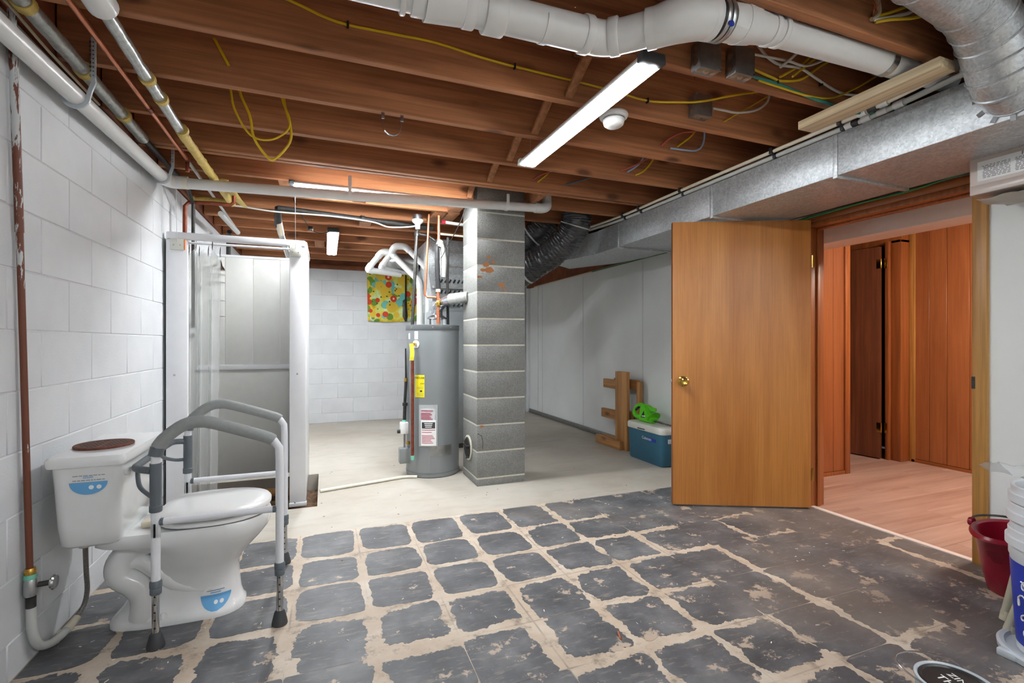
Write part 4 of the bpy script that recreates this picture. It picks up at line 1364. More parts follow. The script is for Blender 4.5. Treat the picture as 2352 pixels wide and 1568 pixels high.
# seat and lid
so = oval(-0.605, -0.222, 0.183, 0.0, e=2.2, back=2.8, cx=-0.42)
si = oval(-0.555, -0.285, 0.115, 0.0, e=2.2, back=2.4, cx=-0.42)
m = MB()
m.rings([[(x, y, 0.394) for x, y, _ in so], [(x, y, 0.406) for x, y, _ in so], [(x * 0.99 - 0.0042, TY + (y - TY) * 0.97, 0.412) for x, y, _ in so], [(x, y, 0.411) for x, y, _ in si], [(x, y, 0.396) for x, y, _ in si]], False, False)
m.build('seat_ring', 'seat_plastic', to, angle=50)
lo_ = oval(-0.612, -0.215, 0.187, 0.0, e=2.2, back=3.2, cx=-0.42)
m = MB()
m.rings([[(x, y, 0.414 + 0.004) for x, y, _ in lo_], [(x, y, 0.43) for x, y, _ in lo_], [(-0.42 + (x + 0.42) * 0.97, TY + (y - TY) * 0.95, 0.438) for x, y, _ in lo_], [(-0.42 + (x + 0.42) * 0.72, TY + (y - TY) * 0.7, 0.443) for x, y, _ in lo_], [(-0.42 + (x + 0.42) * 0.3, TY + (y - TY) * 0.3, 0.445) for x, y, _ in lo_]])
m.build('seat_lid', 'seat_plastic', to, angle=50)
for y in (TY - 0.075, TY + 0.075):
    MB().box((-0.655, y - 0.025, 0.388), (-0.60, y + 0.025, 0.412)).build('hinge', 'pex_beige', to, bevel=0.005)
MB().lathe([(0.014, 0), (0.014, 0.012), (0.008, 0.02)], (-0.585, TY - 0.093, 0.028)).build('bolt_cap', 'porcelain', to)


def half_disc(cx, cz, w, h, y, n=18):
    pl = [(cx - w / 2, cz), (cx + w / 2, cz)]
    for k in range(1, n):
        a = math.pi * k / n
        pl.append((cx + w / 2 * math.cos(a), cz - h * math.sin(a)))
    return pl


def print_lines(parent, mat, x0, x1, zs, y, t=0.0006, h=0.002, seedv=1):
    rnd = random.Random(seedv)
    m = MB()
    for z in zs:
        x = x0 + rnd.uniform(0, 0.1) * (x1 - x0)
        while x < x1:
            w = rnd.uniform(0.05, 0.16) * (x1 - x0)
            m.box((x, y - t, z), (min(x + w, x1), y, z + h))
            x += w + 0.03 * (x1 - x0)
    o = m.build('printed_lines', mat, parent, smooth=False)
    o['kind'] = 'stuff'
    return o


# round printed stickers on the tank end and on the base
ty_ = 2.1095
st = MB().prism_y(half_disc(-0.768, 0.612, 0.108, 0.043, 0), ty_ - 0.0016, ty_ + 0.0).build('sticker', 'sticker_blue', tk, smooth=False)
for cx in (-0.760, -0.738):
    MB().lathe([(0.0075, 0), (0.0075, -0.0006)], (cx, ty_ - 0.0016, 0.594), 'y', 14).build('round_mark', 'sticker_white', st)
print_lines(tk, 'print_grey', -0.815, -0.722, (0.618, 0.634), ty_ - 0.0004, h=0.0022, seedv=3)
print_lines(tk, 'sticker_blue', -0.785, -0.755, (0.626, 0.630), ty_ - 0.0004, h=0.002, seedv=5)
from mathutils.bvhtree import BVHTree
bowl_tree = BVHTree.FromPolygons([tuple(v) for v in bowl_mb.v], bowl_mb.f)


def on_bowl(x, z, off):
    hit = bowl_tree.ray_cast(Vector((x, TY - 0.4, z)), Vector((0, 1, 0)))
    y = hit[0].y if hit[0] else TY - 0.08
    return (x, y - off, z)


def bowl_patch(fn, name, mat, off):
    m = MB()
    m.grid(lambda u, v: on_bowl(*fn(u, v), off), 16, 8)
    return m.build(name, mat, to, fixn=False, solid=0.0006)


bowl_patch(lambda u, v: (-0.41 + 0.052 * (2 * u - 1) * math.sqrt(max(0.0, 1 - (v * 0.98) ** 2)), 0.082 - 0.055 * v), 'sticker', 'sticker_blue', 0.0012)
bowl_patch(lambda u, v: (-0.41 + 0.048 * (2 * u - 1) * math.sqrt(max(0.0, 1 - (v * 0.9) ** 2)), 0.085 + 0.03 * v), 'sticker_top', 'sticker_white', 0.0010)
bowl_patch(lambda u, v: (-0.41 + 0.03 * (2 * u - 1), 0.098 + 0.003 * v), 'sticker_print', 'print_grey', 0.0018)
bowl_patch(lambda u, v: (-0.41 + 0.018 * (2 * u - 1), 0.089 + 0.004 * v), 'sticker_print', 'sticker_blue', 0.0018)
for cx in (-0.408, -0.388):
    bowl_patch(lambda u, v, c=cx: (c + 0.007 * v * math.cos(6.2832 * u), 0.055 + 0.007 * v * math.sin(6.2832 * u)), 'round_mark', 'sticker_white', 0.0020)

# rusty drain cover on the tank lid
dc = root('drain_cover', (-0.79, 2.305, 0.703), 'round rusty perforated drain cover lying on the toilet tank lid', 'drain cover')
m = MB()
# ring disc with holes : outer ring + grid of bars
m.lathe([(0.078, 0.0), (0.092, 0.0), (0.093, 0.006), (0.091, 0.009), (0.078, 0.008)], (-0.79, 2.305, 0.703), 'z', 40, (False, False))
m.build('rim', 'rust', dc)
MB().lathe([(0.079, 0.001), (0.079, 0.0075)], (-0.79, 2.305, 0.703), 'z', 36).build('plate', 'rust', dc)
m = MB()
for i in range(-6, 7):
    for j in range(-6, 7):
        x, y = i * 0.0125 + (0.006 if j % 2 else 0), j * 0.0115
        if math.hypot(x, y) < 0.076 and abs(x) > 0.006:
            m.cyl((-0.79 + x, 2.305 + y, 0.7100), (-0.79 + x, 2.305 + y, 0.7112), 0.0038, seg=7)
o = m.build('drain_hole', 'black_iron', dc); o['kind'] = 'stuff'

# ================================================================== TOILET SAFETY FRAME
sf = root('toilet_safety_frame', (-0.37, 2.37, 0), 'white and grey tubular toilet safety frame with padded arms around the toilet', 'safety frame')
TR = 0.0150


def side_frame(y, xr, xl, dz=0.0, px=0.0):
    top = [(xl, y, 0.40), (xl, y, 0.70), (xl + 0.004, y, 0.715), (xl + 0.03, y, 0.755), (xl + 0.085, y, 0.797), (xl + 0.135, y, 0.806), (xl + 0.19, y, 0.795), (xr - 0.055, y, 0.737), (xr - 0.02, y, 0.718), (xr - 0.002, y, 0.69), (xr, y, 0.64), (xr, y, 0.225)]
    MB().tube(top, TR, 14).build('arm_tube', 'frame_white', sf)
    MB().tube([(xl, y, 0.21), (xl, y, 0.45)], TR, 14).build('rear_upright', 'frame_white', sf)
    MB().tube([(xl + 0.006, y, 0.722), (xl + 0.03, y, 0.755), (xl + 0.085, y, 0.797), (xl + 0.135, y, 0.806), (xl + 0.19, y, 0.795), (xr - 0.055, y, 0.737), (xr - 0.022, y, 0.719)], 0.0225, 16, smooth=4).build('arm_pad', 'foam_grey', sf)
    MB().tube([(xl - 0.001, y, 0.692), (xl + 0.006, y, 0.722)], 0.0235, 14).build('pad_collar', 'bracket_grey', sf)
    for x, zc in ((xl, 0.215), (xr, 0.215)):
        lg = MB().tube([(x, y, 0.03), (x, y, zc)], 0.0122, 12).build('leg', 'chrome', sf)
        for k in range(5):
            z = 0.075 + k * 0.028
            MB().cyl((x, y - 0.0126, z), (x, y - 0.0115, z), 0.0034, seg=8).build('adjusting_hole', 'black_plastic', lg)
        MB().lathe([(0.0165, 0), (0.0185, 0.003), (0.0185, 0.022), (0.017, 0.024), (0.0195, 0.026), (0.0195, 0.045), (0.0165, 0.05)], (x, y, zc - 0.022), 'z', 16).build('leg_collar', 'bracket_grey', sf)
        MB().lathe([(0.028, 0), (0.029, 0.006), (0.026, 0.022), (0.019, 0.05), (0.0145, 0.055)], (x, y, 0.0), 'z', 18).build('rubber_foot', 'black_rubber', sf)
    MB().tube([(xl + TR, y, 0.452), (xr - TR, y, 0.452)], 0.0125, 12).build('side_rail', 'frame_white', sf)
    for x in (xl + TR + 0.004, xr - TR - 0.004):
        MB().lathe([(0.010, -0.007), (0.0135, -0.005), (0.0135, 0.005), (0.010, 0.007)], (x, y, 0.452), 'x', 12).build('rail_cap', 'bracket_grey', sf)
    MB().lathe([(0.019, 0), (0.0205, 0.003), (0.0205, 0.022), (0.0185, 0.024), (0.0185, 0.175)], (xl, y, 0.49), 'z', 16).build('bracket_sleeve', 'bracket_grey', sf)


side_frame(2.09, -0.163, -0.567)
side_frame(2.655, -0.185, -0.595)
# rear brace between the two sides, bowed towards the tank
MB().tube([(-0.58, 2.09, 0.638), (-0.635, 2.12, 0.645), (-0.645, 2.2, 0.645), (-0.648, 2.37, 0.645), (-0.648, 2.54, 0.645), (-0.64, 2.62, 0.645), (-0.605, 2.655, 0.638)], 0.0125, 10, smooth=4).build('rear_brace', 'bracket_grey', sf)
MB().tube([(-0.58, 2.09, 0.545), (-0.618, 2.11, 0.575), (-0.632, 2.13, 0.61), (-0.64, 2.16, 0.64)], 0.0075, 10, smooth=4).build('brace_strut', 'bracket_grey', sf)
MB().tube([(-0.605, 2.655, 0.555), (-0.635, 2.62, 0.562), (-0.648, 2.5, 0.60), (-0.648, 2.42, 0.642)], 0.0075, 10, smooth=4).build('brace_strut', 'bracket_grey', sf)

# ================================================================== SHOWER STALL
sh = root('shower_stall', (-0.52, 3.98, 0), 'white metal shower stall with a clear curtain standing over the broken floor', 'shower')
SZ = 1.80
FX0, FX1, FY, BY = -0.930, -0.118, 3.62, 4.34
# front posts
MB().box((FX0, FY, -0.02), (FX0 + 0.118, FY + 0.03, SZ - 0.045)).build('front_post', 'shower_post', sh, bevel=0.006)
MB().box((FX1 - 0.105, FY, -0.022), (FX1, FY + 0.03, SZ - 0.045)).build('front_post', 'shower_post', sh, bevel=0.008)
MB().box((FX0, FY - 0.002, SZ - 0.045), (FX1 - 0.004, FY + 0.032, SZ)).build('top_rail', 'shower_post', sh, bevel=0.008)
# side and back panels
MB().box((FX1 - 0.022, FY + 0.03, 0.0), (FX1, BY, SZ - 0.02)).build('side_panel', 'shower_post', sh, bevel=0.004)
MB().box((FX0, FY + 0.03, 0.03), (FX0 + 0.015, BY, SZ - 0.03)).build('side_panel', 'shower_panel', sh, bevel=0.004)
bx0, bx1 = FX0 + 0.015, FX1 - 0.022
e = (bx1 - bx0)
for i in range(4):
    a, b = bx0 + e * i / 4, bx0 + e * (i + 1) / 4
    MB().box((a + 0.001, BY - 0.012 - (0.004 if i % 2 else 0), 0.92), (b - 0.001, BY, SZ - 0.03)).build('back_panel', 'shower_panel', sh, bevel=0.003)
MB().box((bx0, BY - 0.014, 0.04), (bx1, BY, 0.90)).build('lower_back_panel', 'shower_panel', sh, bevel=0.003)
MB().box((bx0, BY - 0.03, 0.885), (bx1, BY - 0.012, 0.925)).build('panel_ledge', 'shower_post', sh, bevel=0.006)
MB().box((bx0, BY - 0.02, SZ - 0.035), (bx1, BY + 0.004, SZ - 0.015)).build('back_rail', 'shower_post', sh, bevel=0.004)
MB().box((FX1 - 0.03, FY + 0.04, SZ - 0.03), (FX1 + 0.006, BY + 0.004, SZ)).build('side_rail', 'shower_post', sh, bevel=0.008)
MB().box((FX1 - 0.108, FY - 0.004, -0.024), (FX1 + 0.003, FY + 0.034, 0.004)).build('post_foot', 'shower_post', sh, bevel=0.004)
for x, z in ((FX0 + 0.045, 0.893), (FX1 - 0.055, 0.885), (FX1 - 0.07, 0.006)):
    MB().lathe([(0.007, 0.0), (0.006, -0.003), (0.002, -0.004)], (x, FY, z), 'y', 10).build('screw', 'steel', sh)
for x0_, edge_ in ((FX0 + 0.025, True), (FX1 - 0.103, False)):
    pl = MB().box((x0_, FY - 0.012, 1.685), (x0_ + 0.075, FY - 0.001, 1.755)).build('hanger_plate', 'cooler_lid', sh, bevel=0.003)
    if edge_:
        MB().box((x0_ + 0.075, FY - 0.012, 1.687), (x0_ + 0.08, FY - 0.001, 1.753)).build('plate_edge', 'orange_edge', pl)
    for dx in (0.018, 0.056):
        MB().lathe([(0.0055, 0), (0.0045, -0.003)], (x0_ + dx, FY - 0.012, 1.715), 'y', 8).build('screw', 'steel', pl)
    MB().tube([(x0_ + 0.037, FY - 0.016, 1.735), (x0_ + 0.037, FY - 0.018, 1.80), (x0_ + 0.035, FY - 0.02, 2.18)], 0.0016, 6).build('hanging_wire', 'steel', sh)
# clear curtain bunched at the left
cu = MB()


def curt(u, v):
    x = -0.855 + 0.215 * u - 0.02 * (1 - v) * u
    y = FY + 0.055 + 0.020 * math.sin(u * 21) + 0.006 * math.sin(u * 43 + 2) * (0.4 + 0.6 * v)
    z = 0.10 + (1.685 - 0.10) * v + (0.02 * math.sin(u * 25) if v > 0.99 else 0)
    return (x, y, z)


cu.grid(curt, 70, 12)
c_ = cu.build('curtain', 'clear_curtain', sh, fixn=False, angle=180)
for u in (0.02, 0.2, 0.34, 0.42, 0.66, 0.80, 0.97):
    p = curt(u, 1.0)
    MB().tube([(p[0], p[1], p[2] - 0.005), (p[0] + 0.004, p[1] - 0.006, p[2] + 0.03), (p[0] + 0.003, p[1], p[2] + 0.062), (p[0] - 0.003, p[1] + 0.007, p[2] + 0.03), (p[0], p[1] + 0.002, p[2] - 0.003)], 0.0015, 6).build('curtain_hook', 'dark_metal', c_)
MB().tube([(FX0 + 0.02, FY + 0.06, SZ - 0.055), (FX1 - 0.03, FY + 0.06, SZ - 0.055)], 0.008, 10).build('curtain_rod', 'shower_post', sh)
# mixing valve and wire caddy on the left panel
mv = MB().box((FX0 + 0.015, 4.0, 1.10), (FX0 + 0.035, 4.10, 1.34)).build('mixing_valve', 'steel', sh, bevel=0.006)
for z in (1.15, 1.22, 1.29):
    MB().lathe([(0.016, 0), (0.018, 0.02), (0.012, 0.035)], (FX0 + 0.035, 4.05, z), 'x', 12).build('knob', 'chrome', mv)
cd2 = MB().tube([(-0.80, BY - 0.03, 1.62), (-0.80, BY - 0.03, 1.30)], 0.002, 6).build('caddy_frame', 'steel', sh)
for z in (1.30, 1.42, 1.56, 1.62):
    MB().tube([(-0.82, BY - 0.03, z), (-0.72, BY - 0.03, z), (-0.72, BY - 0.10, z), (-0.82, BY - 0.10, z), (-0.82, BY - 0.03, z)], 0.002, 6).build('caddy_shelf_wire', 'steel', cd2)
MB().tube([(-0.78, BY - 0.02, 1.70), (-0.74, BY - 0.12, 1.72), (-0.72, BY - 0.17, 1.67)], 0.008, 8, smooth=3).build('shower_arm', 'chrome', sh)
MB().lathe([(0.012, 0.03), (0.03, 0.0), (0.028, -0.006)], (-0.72, BY - 0.175, 1.64), 'z', 16).build('shower_head', 'chrome', sh)

# rubble in the broken floor below the shower
m = MB()


def dirt(u, v):
    x = PX0 + (PX1 - PX0) * u
    y = PY0 + (PY1 - PY0) * v
    return (x, y, -0.12 + 0.05 * noise.noise(Vector((x * 5, y * 5, 0))) + 0.03 * noise.noise(Vector((x * 17, y * 17, 2))))


m.grid(dirt, 60, 60)
tag(m.build('rubble', 'dirt'), 'dark soil and rubble in the broken floor under the shower', 'soil', kind='stuff')
for i, (p, q, r_, lab) in enumerate((((-0.75, 4.12, -0.035), (-0.14, 4.02, -0.03), 0.036, 'pale splintered timber lying across the hole under the shower'),
                                     ((-0.55, 3.95, -0.07), (-0.20, 3.80, -0.06), 0.03, 'dark rotten timber piece lying in the hole under the shower'))):
    n = 12
    P_, Q_ = Vector(p), Vector(q)
    tag(MB().tube([P_.lerp(Q_, k / n) for k in range(n + 1)], [r_ * (0.85 + 0.3 * noise.noise(Vector((k * 1.7, i * 5, 0)))) for k in range(n + 1)], 9).build('timber_piece', 'rotten_wood' if i else 'old_pine_y'), lab, 'timber')

# ================================================================== WATER HEATER
HX, HY, HR, HZ = 0.862, 4.095, 0.222, 1.245
wh_ = root('water_heater', (HX, HY, 0), 'tall grey cylindrical gas water heater beside the chimney', 'water heater')
MB().lathe([(HR - 0.01, 0.0), (HR, 0.006), (HR, HZ - 0.045)], (HX, HY, 0), 'z', 64).build('tank_body', 'heater_grey', wh_)
MB().lathe([(HR + 0.002, 0.035), (HR + 0.003, 0.037), (HR + 0.003, 0.04), (HR + 0.002, 0.042)], (HX, HY, 0), 'z', 64, (False, False)).build('base_ring', 'heater_trim', wh_)
MB().lathe([(HR + 0.002, HZ - 0.045), (HR + 0.004, HZ - 0.042), (HR + 0.004, HZ - 0.002), (HR, HZ), (0.05, HZ + 0.004)], (HX, HY, 0), 'z', 64).build('top_cap', 'heater_trim', wh_)


def on_tank(a0, a1, z0, z1, off, name, mat, parent=wh_, n=10):
    """curved label on the tank; angles in degrees, -90 faces the doorway end of the room"""
    rg_ = []
    m = MB()
    for k in range(n + 1):
        a = R(a0 + (a1 - a0) * k / n)
        c, s_ = math.cos(a), math.sin(a)
        rg_.append([(HX + (HR + o_) * c, HY + (HR + o_) * s_, z) for o_, z in ((0.0, z0), (off, z0), (off, z1), (0.0, z1))])
    m.rings(rg_)
    return m.build(name, mat, parent, smooth=False)


for a in (-150, -102, -62):
    c, s_ = math.cos(R(a)), math.sin(R(a))
    MB().ball((HX + (HR + 0.005) * c, HY + (HR + 0.005) * s_, HZ - 0.022), 0.005, 8).build('screw', 'steel', wh_)
ly = on_tank(-141, -119, 0.655, 0.835, 0.0012, 'energy_label', 'label_yellow')
on_tank(-152, -145, 0.47, 0.83, 0.0012, 'warning_label', 'label_white')
on_tank(-143, -134, 1.125, 1.19, 0.0012, 'small_label', 'label_white')
on_tank(-108, -60, 0.18, 0.262, 0.0012, 'perforated_band', 'zinc_box')


def tank_text(txt, a, z, size, mat, parent, off=0.0016):
    c, s_ = math.cos(R(a)), math.sin(R(a))
    nrm = Vector((c, s_, 0))
    right = Vector((-s_, c, 0))
    M = Matrix((( right.x, 0, nrm.x, HX + (HR + off) * c), (right.y, 0, nrm.y, HY + (HR + off) * s_), (0, 1, 0, z), (0, 0, 0, 1)))
    return MB().text(txt, size, M).build('lettering', mat, parent, smooth=False, fixn=False)


tank_text('PROLINE', -130, 0.812, 0.022, 'print_dark', ly)
tank_text('C3V3', -124, 0.766, 0.016, 'print_dark', ly)
on_tank(-129, -124, 0.698, 0.712, 0.0018, 'printed_block', 'print_dark', ly, 4)
for z in (0.735, 0.725, 0.685, 0.67):
    on_tank(-137, -121, z, z + 0.002, 0.0018, 'printed_line', 'print_grey', ly, 6)
# plastic pouch with instruction sheets
pch = on_tank(-131, -92, 0.26, 0.595, 0.004, 'document_pouch', 'clear_bag')
sh1 = on_tank(-128, -98, 0.44, 0.565, 0.0025, 'instruction_sheet', 'label_white')
sh2 = on_tank(-126, -95, 0.265, 0.47, 0.0065, 'instruction_sheet', 'label_white')
on_tank(-124, -97, 0.405, 0.455, 0.0072, 'printed_panel', 'print_dark', sh2)
for k, z in enumerate((0.39, 0.372, 0.345, 0.333, 0.321, 0.309, 0.297, 0.285)):
    on_tank(-124, -97 - (k * 7) % 9, z, z + 0.005, 0.0072, 'printed_line', 'print_red', sh2, 6)
for k, z in enumerate((0.545, 0.525, 0.513, 0.501, 0.489, 0.477)):
    on_tank(-126, -101 - (k * 5) % 8, z, z + 0.006, 0.0055, 'printed_line', 'print_red', sh1, 6)
for k, z in enumerate((0.442, 0.428, 0.414)):
    on_tank(-119 + k, -102 - k, z, z + 0.006, 0.0078, 'printed_line', 'label_white', sh2, 6)
# relief valve, tag and discharge pipe
a = R(-139)
rv = Vector((HX + HR * math.cos(a), HY + HR * math.sin(a), 1.085))
nv = Vector((math.cos(a), math.sin(a), 0))
MB().tube([rv - nv * 0.002, rv + nv * 0.004], 0.033, 20).build('relief_washer', 'label_white', wh_)
rvb = MB().tube([rv, rv + nv * 0.05], 0.012, 12).build('relief_valve', 'brass', wh_)
q = rv + nv * 0.045
MB().tube([q, q + Vector((0, 0, -0.05))], 0.013, 12).build('valve_outlet', 'brass', rvb)
MB().tube([q + Vector((0, 0, -0.04)), q + Vector((0.0, -0.004, -0.90))], 0.0125, 14).build('discharge_pipe', 'copper_old', wh_)
MB().lathe([(0.014, 0), (0.016, 0.01), (0.016, 0.03), (0.014, 0.035)], (q.x, q.y - 0.004, 0.155), 'z', 14).build('pipe_end_fitting', 'verdigris', wh_)
m = MB()
m.grid(lambda u, v: (q.x - 0.03 + 0.034 * u + 0.006 * math.sin(v * 3), q.y - 0.022 - 0.01 * math.sin(v * 2.2), 1.09 - 0.135 * v), 3, 8)
m.build('paper_tag', 'tag_yellow', rvb, fixn=False, solid=0.0006)
# gas control on the left
gx, gy = 0.618, 4.06
gv = MB().box((gx - 0.035, gy - 0.03, 0.345), (gx + 0.03, gy + 0.03, 0.44)).build('gas_valve', 'label_white', wh_, bevel=0.006)
MB().lathe([(0.016, 0), (0.016, -0.02), (0.013, -0.024)], (gx - 0.035, gy, 0.365), 'x', 14).build('knob', 'black_plastic', gv)
MB().lathe([(0.018, 0), (0.016, 0.012), (0.01, 0.03)], (gx, gy, 0.44), 'z', 14).build('dial', 'verdigris', gv)
MB().tube([(gx, gy, 0.345), (gx, gy, 0.22)], 0.009, 10).build('burner_tube', 'tin', wh_)
MB().tube([(gx + 0.05, gy + 0.0, 0.42), (gx + 0.075, gy, 0.38), (gx + 0.06, gy - 0.01, 0.33), (gx + 0.03, gy - 0.01, 0.28)], 0.003, 6, smooth=4).build('ignition_wire', 'red_cable', wh_)
MB().box((gx - 0.045, gy - 0.045, 0.105), (gx + 0.055, gy + 0.035, 0.23)).build('burner_cover', 'heater_grey', wh_, bevel=0.006)
MB().tube([(gx + 0.06, gy - 0.02, 0.275), (gx + 0.015, gy - 0.05, 0.275)], 0.014, 12).build('drain_cock', 'brass', wh_)
# black gas drop pipe
MB().tube([(gx, gy + 0.0, 0.45), (gx + 0.004, gy, 0.58)], 0.014, 12).build('gas_nipple', 'black_iron', wh_)
MB().cyl((gx + 0.004, gy, 0.575), (gx + 0.004, gy, 0.60), 0.02, seg=12).build('gas_union', 'black_iron', wh_)
MB().tube([(gx + 0.004, gy, 0.60), (gx + 0.012, gy, 0.78)], 0.012, 12).build('gas_nipple', 'black_iron', wh_)
MB().cyl((gx + 0.012, gy, 0.775), (gx + 0.013, gy, 0.805), 0.015, seg=8).build('gas_coupling', 'brass', wh_)
MB().tube([(gx + 0.013, gy, 0.80), (gx + 0.01, gy + 0.0, 1.05)], [0.009, 0.0065], 10).build('flexible_line', 'black_iron', wh_)
MB().box((gx + 0.03, gy - 0.05, 1.125), (gx + 0.06, gy + 0.01, 1.175)).build('wiring_cover', 'label_white', wh_, bevel=0.005)
# top : draft hood, flue, copper piping
dh = root('flue_pipe', (0.90, 4.08, HZ), 'silver flue elbow from the water heater draft hood into the chimney', 'flue')
MB().lathe([(0.085, 0.05), (0.082, 0.062), (0.05, 0.085), (0.048, 0.10)], (0.90, 4.10, HZ + 0.004), 'z', 28).build('draft_hood', 'tin', dh)
for k in range(4):
    a = R(45 + 90 * k)
    MB().box((0.90 + 0.07 * math.cos(a) - 0.006, 4.10 + 0.07 * math.sin(a) - 0.006, HZ + 0.004), (0.90 + 0.07 * math.cos(a) + 0.006, 4.10 + 0.07 * math.sin(a) + 0.006, HZ + 0.056)).build('hood_leg', 'tin', dh)
fp = [(0.90, 4.10, HZ + 0.10), (0.905, 4.08, HZ + 0.15), (0.93, 4.02, HZ + 0.195), (0.985, 3.93, HZ + 0.215), (1.05, 3.85, HZ + 0.222), (1.09, 3.81, HZ + 0.225)]
for i in range(len(fp) - 1):
    p, q2 = Vector(fp[i]), Vector(fp[i + 1])
    d = (q2 - p).normalized()
    MB().tube([p - d * 0.01, q2 + d * 0.01], [0.047, 0.045], 24).build('flue_section', 'foil_wrap' if i > 2 else 'tin', dh)
wp = root('heater_water_pipes', (0.875, 3.99, HZ), 'copper and black insulated pipes rising from the water heater top', 'pipe')
wx, wy = 0.885, 3.985
MB().tube([(wx, wy, HZ), (wx, wy, HZ + 0.13)], 0.013, 12).build('nipple', 'copper', wp)
for k in range(5):
    MB().cyl((wx, wy, HZ + 0.03 + k * 0.022), (wx, wy, HZ + 0.042 + k * 0.022), 0.0155, seg=12).build('solder_ring', 'copper', wp)
vv = MB().lathe([(0.014, 0), (0.02, 0.012), (0.02, 0.04), (0.014, 0.052)], (wx, wy, HZ + 0.15), 'z', 14).build('ball_valve', 'brass', wp)
MB().tube([(wx, wy - 0.01, HZ + 0.176), (wx - 0.03, wy - 0.012, HZ + 0.176)], 0.006, 8).build('valve_handle', 'brass', vv)
MB().tube([(wx, wy, HZ + 0.13), (wx, wy, HZ + 0.29)], 0.0125, 12).build('copper_stub', 'copper', wp)
MB().cyl((wx, wy, HZ + 0.275), (wx, wy, HZ + 0.305), 0.02, seg=12).build('tape_wrap', 'pex_beige', wp)
pts, rr = [], []
for k in range(25):
    t = k / 24
    pts.append((wx - 0.01 * math.sin(t * 2), wy, HZ + 0.30 + 0.37 * t))
    rr.append(0.022 + 0.003 * noise.noise(Vector((k * 0.9, 0, 4))))
MB().tube(pts, rr, 14).build('black_insulation', 'black_plastic', wp)
MB().tube([(wx + 0.045, wy + 0.02, HZ + 0.40), (wx + 0.05, wy + 0.02, HZ + 0.55), (wx + 0.03, wy + 0.02, HZ + 0.70)], [0.025, 0.03, 0.018], 12, smooth=4).build('silver_insulation', 'foil_wrap', wp)
MB().cyl((wx, wy, HZ + 0.655), (wx + 0.02, wy, HZ + 0.705), 0.024, seg=10).build('tape_wrap', 'pex_beige', wp)
MB().tube([(wx + 0.005, wy, HZ + 0.70), (wx + 0.005, wy, HZ + 0.90)], 0.0135, 12).build('copper_riser', 'copper', wp)
MB().cyl((wx + 0.005, wy, HZ + 0.895), (wx + 0.005, wy, HZ + 0.91), 0.019, seg=12).build('copper_cap', 'copper', wp)
MB().tube([(wx + 0.03, wy, HZ + 0.862), (wx + 0.06, wy, HZ + 0.862)], 0.015, 10).build('red_fitting', 'bucket_red', wp)
MB().tube([(wx + 0.06, wy, HZ + 0.862), (1.30, 4.06, HZ + 0.862)], 0.0125, 10).build('white_branch', 'pvc_white', wp)
MB().tube([(wx + 0.01, wy + 0.08, HZ + 0.78), (1.30, 4.12, HZ + 0.78)], 0.009, 10).build('beige_branch', 'pex_beige', wp)
MB().tube([(0.815, 4.02, 2.17), (0.808, 4.02, 2.05), (0.79, 4.03, 1.60), (0.782, 4.03, 1.50), (0.80, 4.02, 1.478), (0.87, 3.995, 1.475)], 0.0095, 10).build('gas_copper_line', 'copper', wp)
MB().tube([(wx + 0.10, wy + 0.07, HZ + 0.0), (wx + 0.095, wy + 0.07, HZ + 0.4), (wx + 0.10, wy + 0.07, HZ + 0.75)], 0.012, 10).build('black_hose', 'black_iron', wp)
MB().tube([(0.69, 4.10, HZ), (0.705, 4.10, HZ + 0.3), (0.73, 4.11, HZ + 0.76)], 0.014, 12).build('grey_conduit', 'dark_metal', wp)
MB().lathe([(0.02, 0), (0.022, 0.02), (0.02, 0.04)], (0.732, 4.11, HZ + 0.755), 'z', 12).build('conduit_elbow', 'dark_metal', wp)
MB().tube([(0.735, 4.11, HZ + 0.775), (0.82, 4.09, HZ + 0.76), (0.88, 4.08, HZ + 0.72)], 0.011, 10).build('conduit_branch', 'dark_metal', wp)
lh = root('bulb_socket', (0.735, 4.10, 2.08), 'white porcelain bulb socket with round top above the water heater', 'light socket')
MB().lathe([(0.02, 0), (0.022, 0.04), (0.045, 0.06), (0.05, 0.075), (0.046, 0.082)], (0.735, 4.10, 2.055), 'z', 22).build('socket', 'porcelain', lh)
MB().lathe([(0.042, 0.082), (0.042, 0.12), (0.03, 0.125)], (0.735, 4.10, 2.055), 'z', 22).build('outlet_box', 'tin', lh)
MB().tube([(0.735, 4.09, 2.06), (0.735, 4.09, 2.02)], 0.008, 8).build('black_lead', 'black_cable', lh)

# ================================================================== FURNACE AND ITS VENTS
fu = root('furnace', (1.30, 5.15, 0), 'grey furnace cabinet half hidden behind the water heater and chimney', 'furnace')
MB().box((1.0, 4.88, 0.05), (1.55, 5.55, 1.42)).build('cabinet', 'furnace_grey', fu, bevel=0.006)
MB().box((1.02, 4.90, 0.0), (1.53, 5.53, 0.05)).build('base', 'dark_metal', fu)
MB().box((1.03, 4.90, 1.42), (1.52, 5.52, 1.52)).build('coil_case', 'furnace_grey', fu, bevel=0.004)
MB().rings([[(1.03, 4.90, 1.52), (1.52, 4.90, 1.52), (1.52, 5.52, 1.52), (1.03, 5.52, 1.52)], [(0.98, 4.86, 1.80), (1.58, 4.86, 1.80), (1.58, 5.56, 1.80), (0.98, 5.56, 1.80)]]).build('coil_housing', 'galvanized', fu)
MB().box((0.98, 4.86, 1.80), (1.58, 5.56, 2.15)).build('plenum', 'galvanized', fu, bevel=0.004)
for z in (1.555, 1.65, 1.875, 2.02):
    MB().box((1.02, 4.845, z), (1.56, 4.862, z + 0.022)).build('foil_tape', 'foil_wrap', fu)
for z in (1.47, 1.60, 1.71):
    for k in range(10):
        x = 1.06 + k * 0.045
        MB().bar((x, 4.868, z), (x + 0.02, 4.868, z + 0.035), 0.006, 0.016).build('tape_mark', 'black_plastic', fu)
